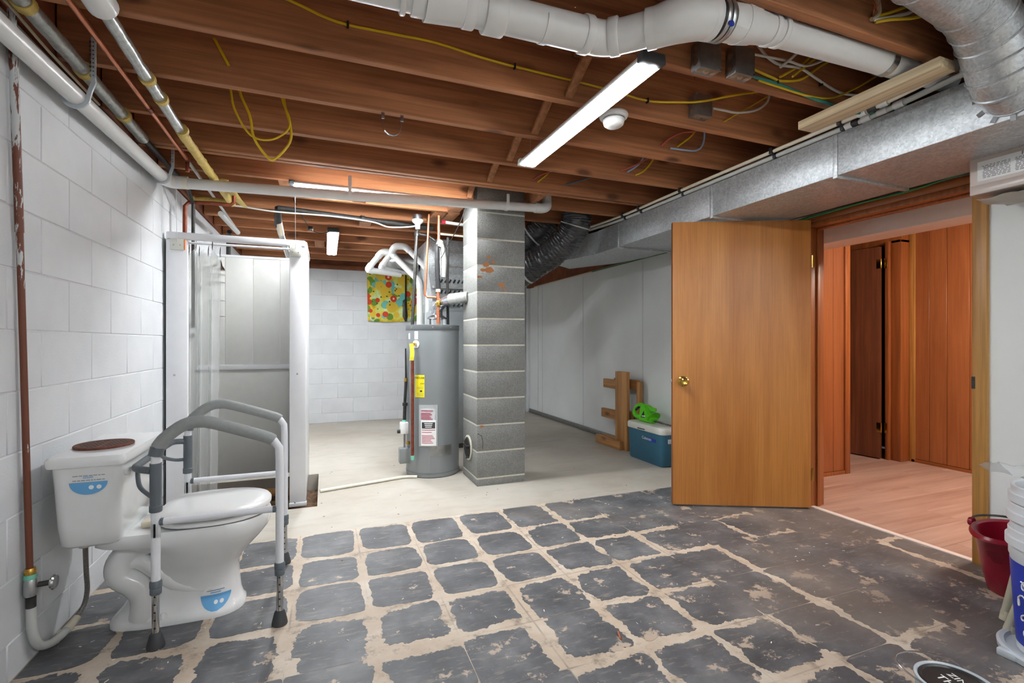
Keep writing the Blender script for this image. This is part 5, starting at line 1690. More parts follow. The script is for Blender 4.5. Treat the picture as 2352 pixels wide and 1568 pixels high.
MB().tube([(0.99, 5.36, 1.97), (0.90, 5.40, 1.98), (0.80, 5.46, 2.0), (0.74, 5.6, 2.02), (0.72, 5.9, 2.03)], [0.085, 0.085, 0.085, 0.08, 0.08], 28, smooth=4).build('branch_duct', 'zinc_box', fu)


def vent(name, path, label, r=0.031):
    o = root(name, path[-1], label, 'pipe', 'white furnace vent pipes')
    for i in range(len(path) - 1):
        MB().tube([path[i], path[i + 1]], r, 18).build('pipe_length', 'pvc_white', o)
    for i in range(1, len(path) - 1):
        p = Vector(path[i])
        a = (Vector(path[i - 1]) - p).normalized()
        b = (Vector(path[i + 1]) - p).normalized()
        MB().tube([p + a * 0.07, p + a * 0.035, p + (a + b) * 0.008, p + b * 0.035, p + b * 0.07], r + 0.005, 18, smooth=3).build('elbow', 'pvc_white', o)
    return o


vent('vent_pipe', [(0.955, 5.21, 1.20), (0.955, 5.21, 1.75), (0.66, 5.32, 2.07), (0.575, 5.35, 2.07), (0.43, 5.41, 1.88), (0.80, 5.55, 1.865)], 'white vent pipe of the furnace bending down to the window curtain, the outer one')
vent('vent_pipe', [(1.03, 5.12, 1.20), (1.03, 5.12, 1.87), (0.80, 5.20, 2.12), (0.70, 5.23, 2.12), (0.58, 5.50, 1.92), (0.95, 5.62, 1.90)], 'white vent pipe of the furnace standing upright, the inner one')
for x, y, z in ((0.55, 5.28, 2.10), (0.70, 5.20, 2.14)):
    pass

# ---- floral curtain over the back window
cw = MB()


def fab(u, v):
    x = 0.555 + (1.36 - 0.555) * u + (0.015 if v < 0.5 else 0) * 0
    return (x + 0.012 * (1 - v) * (1 - u), YB - 0.022 - 0.006 * math.sin(u * 22) - 0.004 * math.sin(u * 9 + v * 2), 1.40 + 0.72 * v - 0.012 * math.sin(u * 5) * (1 - v))


cw.grid(fab, 40, 10)
tag(cw.build('window_curtain', 'floral_fabric', fixn=False, solid=0.002, angle=120), 'yellow floral curtain pinned over the small window in the back wall', 'curtain')
mbag = MB().tube([(1.09, 7.035, 2.11), (1.088, 7.035, 1.72), (1.075, 7.035, 1.70), (1.08, 7.035, 1.47), (1.09, 7.035, 1.40)], [0.010, 0.011, 0.026, 0.034, 0.012], 10, flat=(1, 0.35))
tag(mbag.build('hanging_tool', 'dark_metal'), 'dark flat tool hanging in front of the floral curtain', 'tool')

# ================================================================== CEILING FITTINGS
# smoke detector under a joist
sd = root('smoke_detector', (1.275, 1.95, 2.12), 'round white smoke detector fixed under a joist beside the bright light', 'smoke detector')
MB().lathe([(0.066, ZJ), (0.068, ZJ - 0.006), (0.064, ZJ - 0.016), (0.05, ZJ - 0.02)], (1.275, 1.958, -0.004), 'z', 36).build('base_plate', 'smoke_white', sd)
MB().lathe([(0.05, ZJ - 0.018), (0.051, ZJ - 0.03), (0.046, ZJ - 0.048), (0.036, ZJ - 0.056), (0.01, ZJ - 0.057)], (1.275, 1.958, -0.004), 'z', 36).build('housing', 'smoke_white', sd)
MB().lathe([(0.0515, ZJ - 0.021), (0.0518, ZJ - 0.024), (0.0515, ZJ - 0.027)], (1.275, 1.958, -0.004), 'z', 36, (False, False)).build('vent_slot', 'print_grey', sd)


def jbox(x0, x1, yface, z0, z1, dep, label):
    o = root('junction_box', ((x0 + x1) / 2, yface, z0), label, 'junction box', 'metal junction boxes on the joists')
    MB().box((x0, yface - dep, z0), (x1, yface, z1)).build('box', 'zinc_box', o, bevel=0.002)
    MB().box((x0 - 0.002, yface - dep - 0.002, z0 - 0.002), (x1 + 0.002, yface - dep, z1 + 0.002)).build('cover_plate', 'zinc_box', o, bevel=0.002)
    for k in range(3):
        x = x0 + (x1 - x0) * (k + 0.5) / 3
        MB().lathe([(0.011, 0), (0.0115, -0.0012), (0.0105, -0.0016)], (x, yface - dep / 2, z0), 'z', 18).build('knockout', 'tin', o)
    for k in range(2):
        MB().lathe([(0.013, 0), (0.0135, -0.0012), (0.0125, -0.0016)], (x0, yface - dep / 2, z0 + (z1 - z0) * (0.28 + 0.44 * k)), 'x', 18).build('knockout', 'tin', o)
    for x, z in ((x0 + 0.006, z1 - 0.006), (x1 - 0.006, z0 + 0.006)):
        MB().lathe([(0.004, 0), (0.0035, -0.003)], (x, yface - dep - 0.002, z), 'y', 8).build('screw', 'tin', o)
    return o


jbox(1.352, 1.452, 1.528, 2.165, 2.272, 0.052, 'steel junction box on a joist right under the steel pipe band')
jbox(1.530, 1.628, 1.528, 2.178, 2.288, 0.052, 'steel junction box with yellow and teal cables leaving it')
jbox(1.690, 1.790, 1.928, 2.215, 2.318, 0.052, 'steel junction box crossed by a drooping yellow cable')


def cable(name, pts, mat, label, r=0.0045, flat=(1.0, 1.0), group=None, smooth=6, clips=(), axis=None):
    o = MB().tube(pts, r, 8, smooth=smooth, flat=flat)
    if clips:
        rt = root(name, pts[0], label, 'cable', group)
        o.build('cable_run', mat, rt)
        for c in clips:
            c = Vector(c)
            MB().box(c - Vector((0.004, 0.010, 0.011)), c + Vector((0.004, 0.008, 0.011))).build('cable_clip', 'black_plastic', rt, bevel=0.002)
        return rt
    ob = o.build(name, mat)
    return tag(ob, label, 'cable', group)


yf = 1.922
cable('electrical_cable', [(-0.45, yf, 2.40), (-0.125, yf, 2.338), (-0.008, yf, 2.307), (0.081, yf, 2.296), (0.245, yf, 2.3), (0.416, yf, 2.303), (0.599, yf, 2.286), (0.755, yf, 2.278), (1.071, yf, 2.272), (1.278, yf, 2.264), (1.44, yf, 2.255), (1.578, yf - 0.05, 2.25), (1.70, yf - 0.08, 2.262), (1.90, yf - 0.09, 2.325), (2.138, yf - 0.06, 2.404)],
      'yellow_cable', 'long yellow cable clipped along the joist behind the bright light', 0.0052, clips=((0.082, yf, 2.296), (0.757, yf, 2.278), (1.44, yf, 2.255)))
cable('electrical_cable', [(1.835, 1.918, 2.286), (1.90, 1.912, 2.285), (1.985, 1.905, 2.284), (2.105, 1.90, 2.315), (2.182, 1.90, 2.366), (2.204, 1.90, 2.412)], 'white_cable', 'white cable curving out of the junction box below the yellow cable', 0.006)
cable('electrical_cable', [(1.918, 1.925, 2.236), (2.015, 1.912, 2.295), (2.189, 1.90, 2.402)], 'yellow_cable', 'short yellow cable end hanging by the white curved cable', 0.0055, flat=(1, 0.6))
ys_ = 1.512
cable('electrical_cable', [(1.632, ys_, 2.240), (1.764, ys_, 2.222), (1.827, ys_, 2.218), (1.944, ys_, 2.250), (2.052, ys_, 2.324), (2.165, ys_, 2.395), (2.20, ys_, 2.412)], 'yellow_cable', 'yellow cable leaving the steel box and rising to the boards', 0.0055, clips=((1.80, ys_ + 0.005, 2.212),))
cable('electrical_cable', [(1.80, ys_ - 0.012, 2.224), (1.918, ys_ - 0.012, 2.296), (2.02, ys_ - 0.01, 2.381), (2.06, ys_ - 0.01, 2.412)], 'yellow_cable', 'yellow cable branching up steeply at the clip, the first', 0.005)
cable('electrical_cable', [(1.86, ys_ - 0.024, 2.232), (1.971, ys_ - 0.02, 2.317), (2.058, ys_ - 0.018, 2.383), (2.09, ys_ - 0.018, 2.412)], 'yellow_cable', 'yellow cable branching up steeply beyond the clip, the second', 0.005)
cable('electrical_cable', [(1.632, ys_ + 0.004, 2.208), (1.789, ys_ + 0.004, 2.205), (1.918, ys_ + 0.004, 2.192), (2.025, ys_ - 0.004, 2.174), (2.122, ys_ - 0.006, 2.168), (2.25, ys_ + 0.01, 2.16), (2.40, ys_ - 0.1, 2.15), (2.43, 1.2, 2.145), (2.43, 0.9, 2.145)], 'teal_cable', 'teal cable leaving the steel box along the joist to the duct', 0.0065)
cable('electrical_cable', [(1.70, ys_ + 0.008, 2.200), (1.84, ys_ + 0.006, 2.192), (1.971, ys_ - 0.004, 2.181), (2.108, ys_ - 0.012, 2.191), (2.252, ys_ - 0.02, 2.255), (2.403, ys_ - 0.03, 2.345), (2.47, ys_ - 0.03, 2.41)], 'yellow_cable', 'yellow cable drooping below the teal cable behind the loose board', 0.0045)
cable('electrical_cable', [(1.64, ys_, 2.40), (1.70, ys_, 2.33), (1.776, ys_ - 0.015, 2.275), (1.918, ys_ - 0.015, 2.282), (2.025, ys_ - 0.01, 2.261), (2.165, ys_ - 0.01, 2.229), (2.282, ys_ - 0.01, 2.236)], 'white_cable', 'long white cable sagging behind the yellow cables', 0.0055, clips=((2.06, ys_ - 0.002, 2.252),))
cable('electrical_cable', [(1.944, ys_ - 0.04, 2.41), (1.86, ys_ - 0.04, 2.32), (1.776, ys_ - 0.035, 2.249)], 'white_cable', 'short white cable with a cut end beside the steel boxes', 0.006)
cable('electrical_cable', [(1.628, ys_ - 0.008, 2.289), (1.814, ys_ - 0.03, 2.287), (1.944, ys_ - 0.03, 2.292), (2.108, ys_ - 0.03, 2.375), (2.15, ys_ - 0.03, 2.412)], 'white_cable', 'white cable from the steel box swinging up to the boards', 0.005)
# coloured cut ends coming through the joists
for i, (y, zs, items) in enumerate((
        (2.324, 0, (('red_cable', [(1.843, 2.326, 2.251), (1.88, 2.31, 2.29), (1.96, 2.30, 2.335), (2.067, 2.29, 2.36), (2.12, 2.29, 2.41)], 'pink red cable end looped below the joist near the steel box'),
                    ('yellow_cable', [(1.955, 2.325, 2.262), (2.04, 2.30, 2.33), (2.09, 2.29, 2.41)], 'short yellow cable end inside the blue looped cable'),
                    ('blue_cable', [(1.905, 2.325, 2.247), (1.98, 2.305, 2.24), (2.08, 2.30, 2.25), (2.125, 2.295, 2.30), (2.13, 2.29, 2.41)], 'pale blue cable looped below the joist near the steel box'))),
        (2.724, 0, (('red_cable', [(1.827, 2.727, 2.235), (1.92, 2.71, 2.275), (2.03, 2.70, 2.34), (2.08, 2.70, 2.41)], 'red cable end sticking out of a joist beside a yellow one'),
                    ('blue_cable', [(1.88, 2.727, 2.232), (1.97, 2.71, 2.30), (2.03, 2.705, 2.41)], 'pale blue cable end behind the red cable end'),
                    ('yellow_cable', [(1.947, 2.727, 2.222), (2.00, 2.71, 2.25), (2.06, 2.70, 2.32), (2.10, 2.70, 2.41)], 'yellow cable end curling beside the red cable end'))),
        (3.124, 0, (('red_cable', [(1.373, 3.127, 2.248), (1.43, 3.11, 2.285), (1.53, 3.10, 2.33), (1.60, 3.10, 2.41)], 'short red cable end near the chimney'),
                    ('yellow_cable', [(1.407, 3.127, 2.234), (1.47, 3.11, 2.29), (1.52, 3.10, 2.36), (1.54, 3.10, 2.41)], 'short yellow cable end near the chimney'),
                    ('slate_cable', [(1.632, 3.127, 2.243), (1.812, 3.10, 2.308), (1.95, 3.09, 2.41)], 'slate blue cable end poking down past a joist'))))):
    for mat_, pts, lab in items:
        cable('cable_end', pts, mat_, lab, 0.0055)
# yellow cable hanging in a loop below the joists on the left
cable('cable_loop', [(-0.46, 2.38, 2.41), (-0.44, 2.365, 2.36), (-0.429, 2.332, 2.386 - 0.02), (-0.40, 2.322, 2.31), (-0.375, 2.326, 2.263)], 'yellow_cable', 'short doubled yellow cable threading through the joist above the loop', 0.006)
cable('cable_loop', [(-0.43, 2.62, 2.41), (-0.415, 2.62, 2.30), (-0.395, 2.62, 2.20), (-0.33, 2.62, 2.095), (-0.245, 2.62, 2.085), (-0.172, 2.62, 2.14), (-0.160, 2.62, 2.20), (-0.19, 2.62, 2.28), (-0.215, 2.62, 2.41)], 'yellow_cable', 'shorter yellow cable loop hanging inside the long yellow loop', 0.005)
cable('cable_loop', [(-0.40, 2.63, 2.41), (-0.375, 2.63, 2.29), (-0.335, 2.63, 2.19), (-0.318, 2.63, 2.09), (-0.27, 2.63, 2.015), (-0.23, 2.63, 1.995), (-0.16, 2.63, 2.09), (-0.158, 2.63, 2.18), (-0.18, 2.63, 2.26), (-0.20, 2.63, 2.41)], 'yellow_cable', 'longest yellow cable loop hanging below the joists', 0.006)
# pipe strap with nothing in it
st_ = root('pipe_strap', (0.30, 2.348, 2.08), 'empty U-shaped metal pipe strap nailed under a joist', 'pipe strap')
pts = [(0.256, 2.348, 2.182), (0.260, 2.348, 2.15)] + [(0.30 + 0.042 * math.cos(R(180 + 15 * k)), 2.348, 2.125 + 0.042 * math.sin(R(180 + 15 * k))) for k in range(13)] + [(0.340, 2.348, 2.15), (0.344, 2.348, 2.182)]
ribbon(pts, 0.014, 0.0018, 'y').build('band', 'tin', st_)
for x in (0.256, 0.344):
    MB().box((x - 0.008, 2.336, 2.150), (x + 0.008, 2.340, 2.182)).build('nail_tab', 'tin', st_, bevel=0.002)

# loose pale board hung below the waste pipe
lb = MB().box((2.078, 1.072, 2.100), (2.174, 1.636, 2.138))
tag(lb.build('pine_board', 'pine_lumber', bevel=0.003), 'clean pale pine board fixed under the joists beside the trunk duct', 'board')

# water tubes along the top edge of the duct
px = root('water_tubes', (2.36, 2.3, 2.13), 'pair of beige and grey plastic water tubes clipped along the duct edge', 'pipe')
MB().tube([(2.270, 1.10, 2.160), (2.312, 1.42, 2.158), (2.318, 1.70, 2.158), (2.316, 2.2, 2.158), (2.316, 2.8, 2.158), (2.318, 3.45, 2.158), (2.28, 3.9, 2.16)], 0.010, 10, smooth=4).build('beige_tube', 'pex_beige', px)
MB().tube([(2.320, 1.06, 2.150), (2.350, 1.42, 2.141), (2.352, 1.70, 2.1405), (2.350, 2.2, 2.1405), (2.350, 2.8, 2.1405), (2.352, 3.45, 2.1405), (2.31, 3.95, 2.15)], 0.0125, 10, smooth=4).build('grey_tube', 'pex_grey', px)
for y in (1.60, 1.98, 2.72, 3.20, 3.42):
    MB().box((2.300, y - 0.010, 2.144), (2.334, y + 0.010, 2.178)).build('tube_clip', 'black_plastic', px, bevel=0.004)
    MB().box((2.334, y - 0.004, 2.1255), (2.368, y + 0.016, 2.160)).build('tube_clip', 'black_plastic', px, bevel=0.004)
for y, x, r_, mt in ((1.36, 2.346, 0.0175, 'pvc_white'), (1.43, 2.350, 0.0155, 'pvc_white'), (1.50, 2.351, 0.0175, 'pvc_white'), (1.555, 2.352, 0.0155, 'black_plastic'), (1.585, 2.352, 0.0175, 'pvc_white')):
    MB().cyl((x, y - 0.02, 2.143), (x, y + 0.02, 2.143), r_, seg=14).build('push_fitting', mt, px)
for y, x, r_, mt in ((1.40, 2.308, 0.016, 'pvc_white'), (1.45, 2.313, 0.014, 'black_plastic'), (1.495, 2.315, 0.016, 'pvc_white')):
    MB().cyl((x, y - 0.018, 2.158), (x, y + 0.018, 2.158), r_, seg=14).build('push_fitting', mt, px)
MB().tube([(2.312, 1.42, 2.16), (2.312, 1.42, 2.25)], 0.009, 8).build('branch_tube', 'pex_grey', px)
MB().tube([(2.272, 1.12, 2.160), (2.24, 1.10, 2.160), (2.20, 1.075, 2.165)], 0.014, 10).build('elbow_fitting', 'black_plastic', px)
MB().tube([(2.215, 1.08, 2.165), (2.22, 1.055, 2.19), (2.215, 1.045, 2.235), (2.175, 1.045, 2.275), (2.11, 1.06, 2.32), (2.08, 1.07, 2.40)], 0.011, 10, smooth=5).build('riser_tube', 'pex_grey', px)
# fitting at the top right of the view
tf = root('trap_fitting', (1.95, 1.05, 2.30), 'white plastic trap fitting poking down between the joists', 'pipe fitting')
MB().tube([(1.90, 1.075, 2.36), (1.95, 1.068, 2.335), (2.01, 1.064, 2.335), (2.06, 1.066, 2.36), (2.075, 1.07, 2.41)], [0.03, 0.034, 0.036, 0.034, 0.03], 18, smooth=4).build('trap_body', 'pvc_white', tf)
MB().tube([(1.975, 1.066, 2.334), (2.0, 1.065, 2.334)], 0.042, 20).build('slip_nut', 'pvc_white', tf)
cable('electrical_cable', [(1.80, 1.118, 2.41), (1.806, 1.115, 2.30), (1.812, 1.115, 2.255), (1.783, 1.122, 2.228)], 'beige_cable', 'beige cable dropping to a frayed end at the top of the wall side joist', 0.0075)
cable('electrical_cable', [(1.783, 1.122, 2.232), (1.901, 1.10, 2.28), (2.037, 1.09, 2.35), (2.12, 1.09, 2.41)], 'yellow_cable', 'yellow cable fanning out from the frayed end, upper one', 0.0055)
cable('electrical_cable', [(1.80, 1.12, 2.222), (1.853, 1.10, 2.232), (1.974, 1.09, 2.262), (2.101, 1.085, 2.32), (2.16, 1.085, 2.41)], 'yellow_cable', 'yellow cable fanning out from the frayed end, lower one', 0.0055)
cable('electrical_cable', [(1.79, 1.12, 2.228), (1.88, 1.10, 2.25), (1.974, 1.095, 2.295), (2.06, 1.095, 2.41)], 'white_cable', 'white cable fanning out from the frayed end between yellow ones', 0.006)
fr = MB()
for k in range(7):
    a = k * 0.9
    fr.tube([(1.785, 1.12, 2.235), (1.775 + 0.012 * math.cos(a), 1.10, 2.25 + 0.012 * math.sin(a)), (1.765 + 0.02 * math.cos(a * 1.7), 1.095, 2.275 + 0.015 * math.sin(a))], 0.0008, 5)
tag(fr.build('copper_strands', 'copper'), 'frayed bare copper strands at the cut cable end', 'wire', kind='stuff')

# cables over the door head, between duct and wall
xw = 2.965
cable('wall_cable', [(xw, 0.9, 1.955), (xw, 1.40, 1.953), (xw, 1.86, 1.952), (xw, 2.27, 1.945), (xw, 3.57, 1.945), (xw, 4.28, 1.947), (xw, 5.14, 1.94), (xw, 6.71, 1.94)], 'beige_cable', 'beige cable stapled along the wall under the trunk duct', 0.008, clips=((2.972, 1.46, 1.955), (2.972, 1.80, 1.954), (2.972, 3.3, 1.948)))
cable('wall_cable', [(xw - 0.02, 0.9, 1.935), (xw - 0.02, 1.36, 1.937), (xw - 0.02, 1.66, 1.918), (xw - 0.02, 1.9, 1.921), (xw - 0.02, 2.3, 1.912), (xw - 0.02, 3.0, 1.922), (xw - 0.02, 4.0, 1.932), (xw - 0.01, 5.0, 1.935)], 'green_cable', 'dark green cable sagging along the wall above the doorway', 0.006)
# grey wire along the far joists, cord of the far light
cable('wall_cable', [(-0.80, 4.10, 2.115), (-0.59, 4.10, 2.115), (-0.343, 4.105, 2.10), (0.05, 4.11, 2.105), (0.364, 4.12, 2.09), (0.50, 4.125, 2.06), (0.68, 4.11, 2.075), (0.75, 4.10, 2.10)], 'white_cable', 'pale cable strung under the far joists to the bulb socket', 0.006)
cd3 = root('light_cord', (-0.1, 4.6, 2.08), 'thin black cord with an inline plug leading to the far light', 'cord')
MB().tube([(-0.26, 4.2, 2.30), (-0.19, 4.4, 2.19), (-0.115, 4.62, 2.10), (-0.02, 4.69, 2.085), (0.06, 4.73, 2.12)], 0.004, 8, smooth=4).build('lead', 'black_cable', cd3)
MB().box((-0.135, 4.595, 2.085), (-0.095, 4.645, 2.12)).build('plug', 'dark_metal', cd3, bevel=0.005)
cable('hanging_wire', [(1.02, 3.50, 2.22), (1.00, 3.70, 2.05), (0.955, 3.95, 1.90), (0.90, 3.93, 1.80)], 'black_cable', 'loose black wire hanging beside the chimney over the heater', 0.0035)
for i, (x, y, z0, z1) in enumerate(((0.575, 5.32, 2.08, 2.17), (0.695, 5.22, 2.13, 2.17))):
    pass

# ================================================================== FAR RIGHT CORNER : COOLER, TRIMMER, RACK
co = root('cooler', (2.87, 3.72, 0), 'blue cooler box with a white lid standing behind the open door', 'cooler')


def rr_yz(x0, x1, y0, y1, z, r):
    return rrect(x0, x1, y0, y1, z, r)


MB().rings([rrect(2.76, 2.99, 3.475, 3.965, 0.0, 0.04), rrect(2.752, 2.998, 3.465, 3.975, 0.012, 0.045), rrect(2.745, 3.005, 3.455, 3.985, 0.20, 0.05), rrect(2.742, 3.008, 3.45, 3.99, 0.29, 0.05)]).build('body', 'cooler_blue', co, angle=50)
MB().rings([rrect(2.737, 3.012, 3.445, 3.995, 0.288, 0.052), rrect(2.735, 3.014, 3.443, 3.997, 0.30, 0.053), rrect(2.736, 3.013, 3.444, 3.996, 0.332, 0.053), rrect(2.745, 3.004, 3.453, 3.987, 0.345, 0.05)]).build('lid', 'cooler_lid', co, angle=40)
MB().box((2.7335, 3.69, 0.296), (2.738, 3.80, 0.306)).build('lid_handle', 'black_rubber', co, bevel=0.002)
MB().box((2.7405, 3.69, 0.272), (2.745, 3.80, 0.289)).build('handle_recess', 'cooler_blue', co, bevel=0.002)
lab = MB().box((2.7405, 3.545, 0.208), (2.7440, 3.655, 0.236)).build('brand_label', 'label_blue', co, smooth=False)
Mt = Matrix(((0, 0, -1, 2.740), (-1, 0, 0, 3.67), (0, 1, 0, 0.224), (0, 0, 0, 1)))
MB().text('Coleman', 0.038, Mt).build('lettering', 'label_white', lab, smooth=False, fixn=False)
MB().box((2.80, 3.4425, 0.21), (2.95, 3.452, 0.25)).build('side_handle', 'bucket_grey', co, bevel=0.004)

ht = root('hedge_trimmer', (2.86, 3.75, 0.345), 'bright green hedge trimmer lying on the cooler lid', 'hedge trimmer')
hz = 0.346


def slab_x(prof, xc, w0):
    """body outline in (y,z) with bulged sides"""
    rgx = []
    for dx, k in ((-1, 0.86), (-0.7, 0.97), (0, 1.0), (0.7, 0.97), (1, 0.86)):
        cy = sum(p[0] for p in prof) / len(prof); cz = sum(p[1] for p in prof) / len(prof)
        rgx.append([(xc + dx * w0, cy + (y - cy) * k, cz + (z - cz) * k) for y, z in prof])
    return MB().rings(rgx)


slab_x([(3.90, hz), (3.72, hz - 0.001), (3.705, hz + 0.04), (3.76, hz + 0.10), (3.80, hz + 0.155), (3.86, hz + 0.165), (3.885, hz + 0.12), (3.895, hz + 0.06)], 2.86, 0.045).build('motor_body', 'trimmer_green', ht, angle=50)
MB().tube([(2.86, 3.87, hz + 0.15), (2.86, 3.94, hz + 0.145), (2.86, 4.0, hz + 0.11), (2.86, 4.02, hz + 0.06), (2.86, 3.98, hz + 0.03), (2.86, 3.90, hz + 0.035)], [0.022, 0.02, 0.02, 0.022, 0.022, 0.02], 12, smooth=5).build('rear_handle', 'trimmer_green', ht)
MB().tube([(2.845, 3.93, hz + 0.125), (2.845, 3.975, hz + 0.095)], 0.012, 8).build('trigger', 'black_plastic', ht)
MB().tube([(2.86, 3.79, hz + 0.145), (2.83, 3.72, hz + 0.135), (2.82, 3.65, hz + 0.135)], [0.02, 0.022, 0.019], 12).build('front_handle', 'trimmer_green', ht)
gd = MB()
gpl = []
for k in range(24):
    a = 2 * math.pi * k / 24
    gpl.append((math.cos(a) * 0.085, math.sin(a) * 0.062))
for y_, t_ in ((0, 0), (0.008, 1)):
    pass
gd.rings([[(2.855 + u * 0.75, 3.715 - v * 0.55 - u * 0.1 + d_, hz + 0.045 + v * 0.75 + 0.012) for u, v in gpl] for d_ in (0.0, 0.012)])
gd.build('hand_guard', 'trimmer_green', ht, angle=40)
MB().bar((2.86, 3.71, hz + 0.022), (2.875, 3.36, hz + 0.012), 0.024, 0.009).build('blade_bar', 'blade_steel', ht, bevel=0.001)
for k in range(12):
    y = 3.68 - k * 0.027
    MB().bar((2.862 + k * 0.001 - 0.02, y, hz + 0.019 - k * 0.0007), (2.862 + k * 0.001 + 0.02, y - 0.004, hz + 0.019 - k * 0.0007), 0.008, 0.005).build('blade_tooth', 'blade_steel', ht)
MB().prism_x([(3.86, hz + 0.04), (3.80, hz + 0.045), (3.81, hz + 0.11)], 2.8135, 2.818).build('body_inset', 'black_plastic', ht)
MB().prism_x([(3.84, hz + 0.05), (3.79, hz + 0.055), (3.79, hz + 0.064), (3.84, hz + 0.06)], 2.812, 2.8138).build('body_stripe', 'label_white', ht)
MB().tube([(2.86, 4.02, hz + 0.05), (2.862, 4.03, hz + 0.02), (2.865, 4.03, hz - 0.04), (2.87, 4.04, 0.1), (2.88, 4.05, 0.01)], 0.005, 8, smooth=4).build('power_cord', 'black_cable', ht)

rk = root('wooden_rack', (2.88, 4.4, 0), 'rough wooden frame of short boards leaning against the white wall', 'rack')
MB().box((2.845, 4.135, 0.0), (2.883, 4.30, 0.80)).build('upright_board', 'old_pine', rk, bevel=0.003)
MB().box((2.845, 4.302, 0.0), (2.935, 4.34, 0.795)).build('upright_board', 'old_pine', rk, bevel=0.003)
for z0, z1, y1, b in ((0.605, 0.70, 4.64, 4.52), (0.275, 0.372, 4.68, 4.45), (0.0, 0.085, 4.66, 4.42)):
    MB().box((2.885, 4.342, z0), (2.925, y1, z1)).build('cross_board', 'old_pine_y', rk, bevel=0.003)
    MB().box((2.945, 4.10, z0 + 0.012), (2.985, b, z1 + 0.014)).build('cross_board', 'old_pine_y', rk, bevel=0.003)
MB().box((2.80, 4.19, 0.0), (2.84, 4.655, 0.088)).build('foot_board', 'old_pine_y', rk, bevel=0.003)
MB().box((2.94, 4.06, 0.0), (2.988, 4.10, 0.70)).build('upright_board', 'old_pine', rk, bevel=0.003)

# ================================================================== NEAR RIGHT : BUCKETS, CAN, STOOL, BOX
rb = root('red_bucket', (2.80, 1.16, 0), 'red plastic mop bucket standing by the door jamb', 'bucket')


def orng(cx, cy, rx, ry, z, n=36, spout=0.0):
    out = []
    for k in range(n):
        a = 2 * math.pi * k / n
        sp = spout * max(0, math.cos(a - R(172))) ** 6
        out.append((cx + (rx + sp) * math.cos(a), cy + (ry + sp * 0.3) * math.sin(a), z))
    return out


MB().rings([orng(2.835, 1.17, 0.105, 0.095, 0.0), orng(2.835, 1.17, 0.11, 0.1, 0.006), orng(2.82, 1.166, 0.135, 0.112, 0.09), orng(2.807, 1.162, 0.158, 0.124, 0.2), orng(2.80, 1.16, 0.168, 0.13, 0.262, spout=0.03), orng(2.80, 1.16, 0.184, 0.144, 0.274, spout=0.04), orng(2.80, 1.16, 0.186, 0.146, 0.267, spout=0.04), orng(2.80, 1.16, 0.178, 0.138, 0.284, spout=0.035), orng(2.80, 1.16, 0.160, 0.122, 0.277, spout=0.03), orng(2.82, 1.166, 0.125, 0.102, 0.085), orng(2.835, 1.17, 0.1, 0.09, 0.012)], True, True).build('body', 'bucket_red', rb, angle=60, fixn=True)
MB().lathe([(0.018, -0.008), (0.02, 0), (0.018, 0.008)], (2.76, 1.302, 0.282), 'y', 14).build('handle_lug', 'bucket_red', rb)
MB().tube([(2.76, 1.312, 0.282), (2.85, 1.322, 0.29), (2.94, 1.27, 0.292), (2.975, 1.16, 0.292)], 0.005, 8, smooth=4).build('handle', 'dark_metal', rb)

tl = root('bucket_lid', (2.375, 0.85, 0), 'flat grey plastic bucket lid on the floor under the blue labelled bucket', 'lid')
MB().lathe([(0.16, 0.0), (0.178, 0.004), (0.18, 0.022), (0.172, 0.028), (0.16, 0.026), (0.155, 0.014), (0.142, 0.012), (0.05, 0.012)], (2.375, 0.85, 0), 'z', 48).build('disc', 'bucket_grey', tl)
MB().box((2.21, 0.92, 0.0), (2.24, 0.975, 0.026)).build('pull_tab', 'bucket_grey', tl, bevel=0.006)


def pail(z0, h, r0, r1, label, band=True, name='plastic_bucket'):
    o = root(name, (2.375, 0.85, z0), label, 'bucket', 'nested white buckets')
    MB().lathe([(r0 - 0.008, 0.0), (r0, 0.006), (r1, h - 0.10), (r1 + 0.003, h - 0.095), (r1 + 0.003, h - 0.06), (r1 + 0.012, h - 0.058), (r1 + 0.012, h - 0.03), (r1 + 0.004, h - 0.028), (r1 + 0.005, h - 0.004), (r1 + 0.002, h), (r1 - 0.006, h - 0.004), (r0 - 0.012, 0.01)], (2.375, 0.85, z0), 'z', 56).build('shell', 'bucket_white', o)
    return o


pa = pail(0.012, 0.43, 0.128, 0.146, 'white plastic bucket with a blue wraparound label, lowest of the nested stack')
MB().lathe([(0.1292, 0.03), (0.1298, 0.03), (0.1462, 0.318), (0.1456, 0.318)], (2.375, 0.85, 0.012), 'z', 56, (False, False)).build('blue_label', 'label_blue', pa)
m = MB()
for k, (z, a0, a1, am) in enumerate(((0.262, 148, 176, 0.014), (0.205, 138, 186, 0.020), (0.15, 146, 178, 0.010), (0.10, 150, 182, 0.012))):
    pts = []
    for i in range(46):
        t = i / 45
        a = R(a0 + (a1 - a0) * t + 4.0 * math.sin(t * 24 + k))
        zz = z + am * math.cos(t * 24 + k) + 0.012 * (t - 0.5)
        r_ = 0.1285 + 0.0175 * (zz / 0.33) + 0.0012
        pts.append((2.375 + r_ * math.cos(a), 0.85 + r_ * math.sin(a), zz))
    m.tube(pts, 0.0026, 6)
o = m.build('script_lettering', 'label_white', pa); o['kind'] = 'stuff'
pail(0.10, 0.43, 0.116, 0.142, 'plain white plastic bucket nested inside the blue labelled one')
pail(0.165, 0.43, 0.108, 0.138, 'topmost white plastic bucket of the nested stack with torn rim')
m = MB()


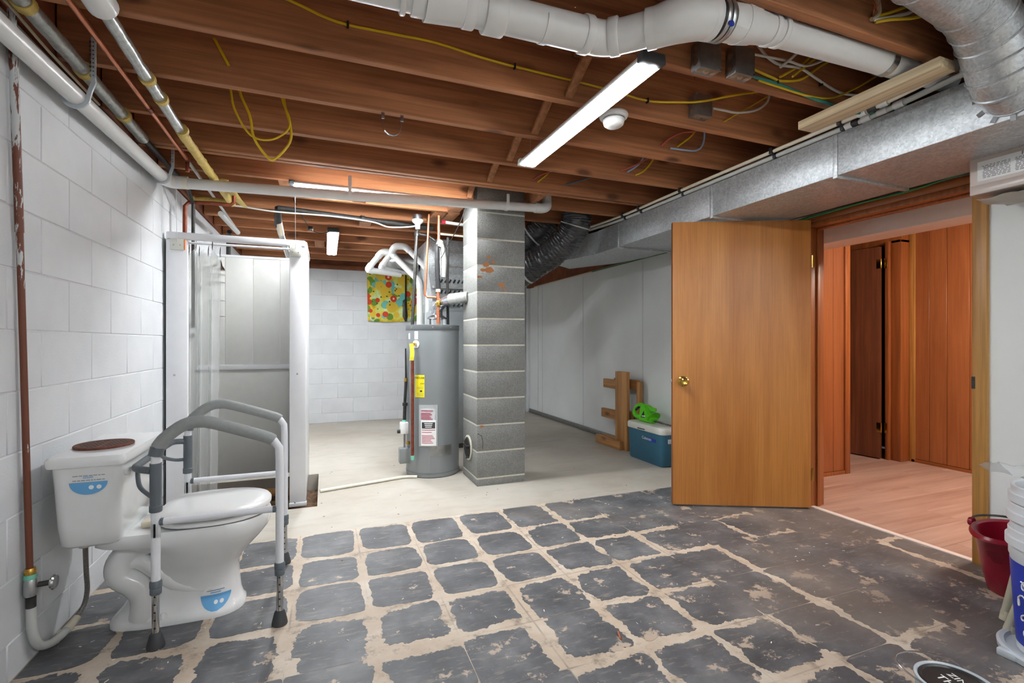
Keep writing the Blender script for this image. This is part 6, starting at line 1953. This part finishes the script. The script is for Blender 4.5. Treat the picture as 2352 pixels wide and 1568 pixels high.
def film_(u, v):
    x = 2.20 + 0.30 * u
    y = 0.97 - 0.20 * u + 0.10 * v - 0.05
    return (x, y, 0.598 + 0.035 * math.sin(u * 5 + v * 3) * (1 - 0.3 * v) + 0.04 * (1 - u) + 0.015 * noise.noise(Vector((u * 6, v * 6, 1))) + 0.02 * v)


m.grid(film_, 18, 12)
tag(m.build('plastic_sheet', 'clear_bag', fixn=False, angle=180), 'crumpled clear plastic sheet draped over the stacked buckets', 'plastic sheet')

sl = root('tubular_stool', (2.62, 0.98, 0), 'beige tubular stool with capped legs hidden behind the stacked buckets', 'stool')
legs = (((2.515, 1.085), (2.60, 1.03)), ((2.298 + 0.06, 0.952 + 0.02), (2.50, 0.92)), ((2.86, 0.98), (2.78, 0.98)), ((2.72, 0.74), (2.68, 0.80)))
legs = (((2.512, 1.078), (2.605, 1.03)), ((2.395, 1.02), (2.54, 0.94)), ((2.86, 1.0), (2.78, 0.98)), ((2.74, 0.72), (2.70, 0.80)))
for (a, b) in legs:
    MB().tube([(a[0], a[1], 0.02), (b[0], b[1], 0.46)], 0.0155, 14).build('leg', 'crutch_beige', sl)
    MB().tube([(a[0] - 0.0005, a[1], 0.0), (a[0] + (b[0] - a[0]) * 0.08, a[1] + (b[1] - a[1]) * 0.08, 0.036)], 0.0195, 14).build('leg_cap', 'crutch_tip', sl)
MB().box((2.53, 0.80, 0.455), (2.80, 1.04, 0.48)).build('seat', 'crutch_beige', sl, bevel=0.01)

pc_ = root('paint_can', (1.575, 0.775, 0), 'small grey paint can with a black printed lid and wire handle', 'paint can')
MB().lathe([(0.084, 0), (0.086, 0.004), (0.086, 0.182), (0.089, 0.186), (0.089, 0.192), (0.084, 0.194), (0.0795, 0.188), (0.078, 0.17)], (1.575, 0.775, 0), 'z', 48).build('can', 'bucket_grey', pc_)
ld = MB().lathe([(0.079, 0.186), (0.079, 0.1905), (0.074, 0.1915), (0.071, 0.187), (0.02, 0.187)], (1.575, 0.775, 0), 'z', 48).build('lid', 'paint_can_black', pc_)
Mt = Matrix.Translation((1.563, 0.785, 0.1876)) @ Matrix.Rotation(R(-100), 4, 'Z')
MB().text('THE', 0.034, Mt).build('lettering', 'label_white', ld, smooth=False, fixn=False)
MB().text('C', 0.034, Matrix.Translation((1.533, 0.775, 0.1876)) @ Matrix.Rotation(R(-100), 4, 'Z')).build('lettering', 'label_white', ld, smooth=False, fixn=False)
MB().text('ZIN', 0.028, Matrix.Translation((1.60, 0.785, 0.1876)) @ Matrix.Rotation(R(-100), 4, 'Z')).build('lettering', 'label_white', ld, smooth=False, fixn=False)
MB().tube([(1.488, 0.775, 0.175), (1.482, 0.80, 0.192), (1.492, 0.86, 0.20), (1.53, 0.895, 0.203), (1.60, 0.885, 0.203), (1.66, 0.83, 0.198), (1.664, 0.775, 0.175)], 0.0024, 8, smooth=6).build('wire_handle', 'tin', pc_)

# wrapped box on a shelf at the right edge
sv = root('wall_shelf', (2.87, 0.6, 1.70), 'steel wall shelf out of view carrying the wrapped cardboard box', 'shelf')
MB().box((2.74, 0.135, 1.735), (3.028, 1.06, 1.757)).build('shelf_board', 'steel', sv, bevel=0.003)
for y in (0.3, 0.9):
    MB().prism_y([(3.028, 1.734), (2.78, 1.734), (3.028, 1.52)], y, y + 0.02).build('bracket', 'steel', sv)
bx = root('cardboard_box', (2.87, 0.95, 1.758), 'flat cardboard box in shrink film with a printed white label', 'box')
MB().box((2.72, 0.60, 1.758), (3.01, 1.292, 1.968)).build('carton', 'cardboard_wrapped', bx, bevel=0.006)
MB().box((2.7175, 0.61, 1.760), (2.7215, 1.288, 1.800)).build('film_fold', 'cardboard_wrapped', bx, bevel=0.001)
lbx = MB().box((2.7182, 0.80, 1.815), (2.7205, 1.262, 1.902)).build('shipping_label', 'label_white', bx, bevel=0.001)
ML = lambda y, z: Matrix(((0, 0, -1, 2.7180), (-1, 0, 0, y), (0, 1, 0, z), (0, 0, 0, 1)))
MB().text('PI', 0.021, ML(1.115, 1.892), align='LEFT').build('lettering', 'print_dark', lbx, smooth=False, fixn=False)
rnd = random.Random(4)
m = MB()
for col in ((1.248, 1.150), (1.135, 1.02)):
    for k in range(9):
        z = 1.878 - k * 0.0065
        y = col[0] - rnd.uniform(0, 0.01)
        while y > col[1]:
            w = rnd.uniform(0.006, 0.02)
            m.box((2.7176, max(y - w, col[1]), z), (2.7183, y, z + 0.0022))
            y -= w + 0.004
o = m.build('printed_lines', 'print_dark', lbx, smooth=False); o['kind'] = 'stuff'
m = MB()


def wrap(u, v):
    y = 1.27 - 0.62 * u
    x = 2.725 + 0.27 * v
    return (x, y, 1.752 - 0.032 * abs(math.sin(u * 7 + 0.4)) * math.sin(math.pi * min(1, v * 1.3 + 0.1)) - 0.012 * noise.noise(Vector((u * 9, v * 6, 0))) - 0.008)


m.grid(wrap, 26, 12)
m.build('film_skirt', 'grey_plastic_sheet', bx, fixn=False, solid=0.0015, angle=60)

# ================================================================== DEBRIS ON THE FLOOR
m = MB()
rnd = random.Random(11)
for k in range(170):
    if k < 110:
        x, y = rnd.uniform(-0.9, 1.0), rnd.uniform(1.2, 2.9)
        if rnd.random() < 0.5:
            x = rnd.uniform(-0.92, -0.2)
    else:
        x, y = rnd.uniform(1.0, 2.7), rnd.uniform(1.1, 2.9)
    L_, w_ = rnd.uniform(0.003, 0.016), rnd.uniform(0.0015, 0.004)
    a = rnd.uniform(0, 3.14)
    m.box((x - L_ / 2, y - w_ / 2, 0.0018), (x + L_ / 2, y + w_ / 2, 0.0030), RotZ(a))
tag(m.build('paint_chips', 'paint_chip', smooth=False), 'scattered white paint chips on the black floor', 'debris', kind='stuff')
m = MB()
for k in range(40):
    x, y = rnd.uniform(-0.1, 2.2), rnd.uniform(2.0, 4.6)
    L_, w_ = rnd.uniform(0.004, 0.012), rnd.uniform(0.002, 0.006)
    m.box((x - L_ / 2, y - w_ / 2, 0.0018), (x + L_ / 2, y + w_ / 2, 0.0032), RotZ(rnd.uniform(0, 3.14)))
tag(m.build('brown_crumbs', 'leaf_chip', smooth=False), 'small brown crumbs scattered on the concrete floor', 'debris', kind='stuff')
tag(MB().tube([(1.02, 1.52, 0.006), (1.035, 1.56, 0.006)], 0.004, 8).build('copper_scrap', 'copper'), 'tiny copper tube scrap lying on the black floor', 'scrap')
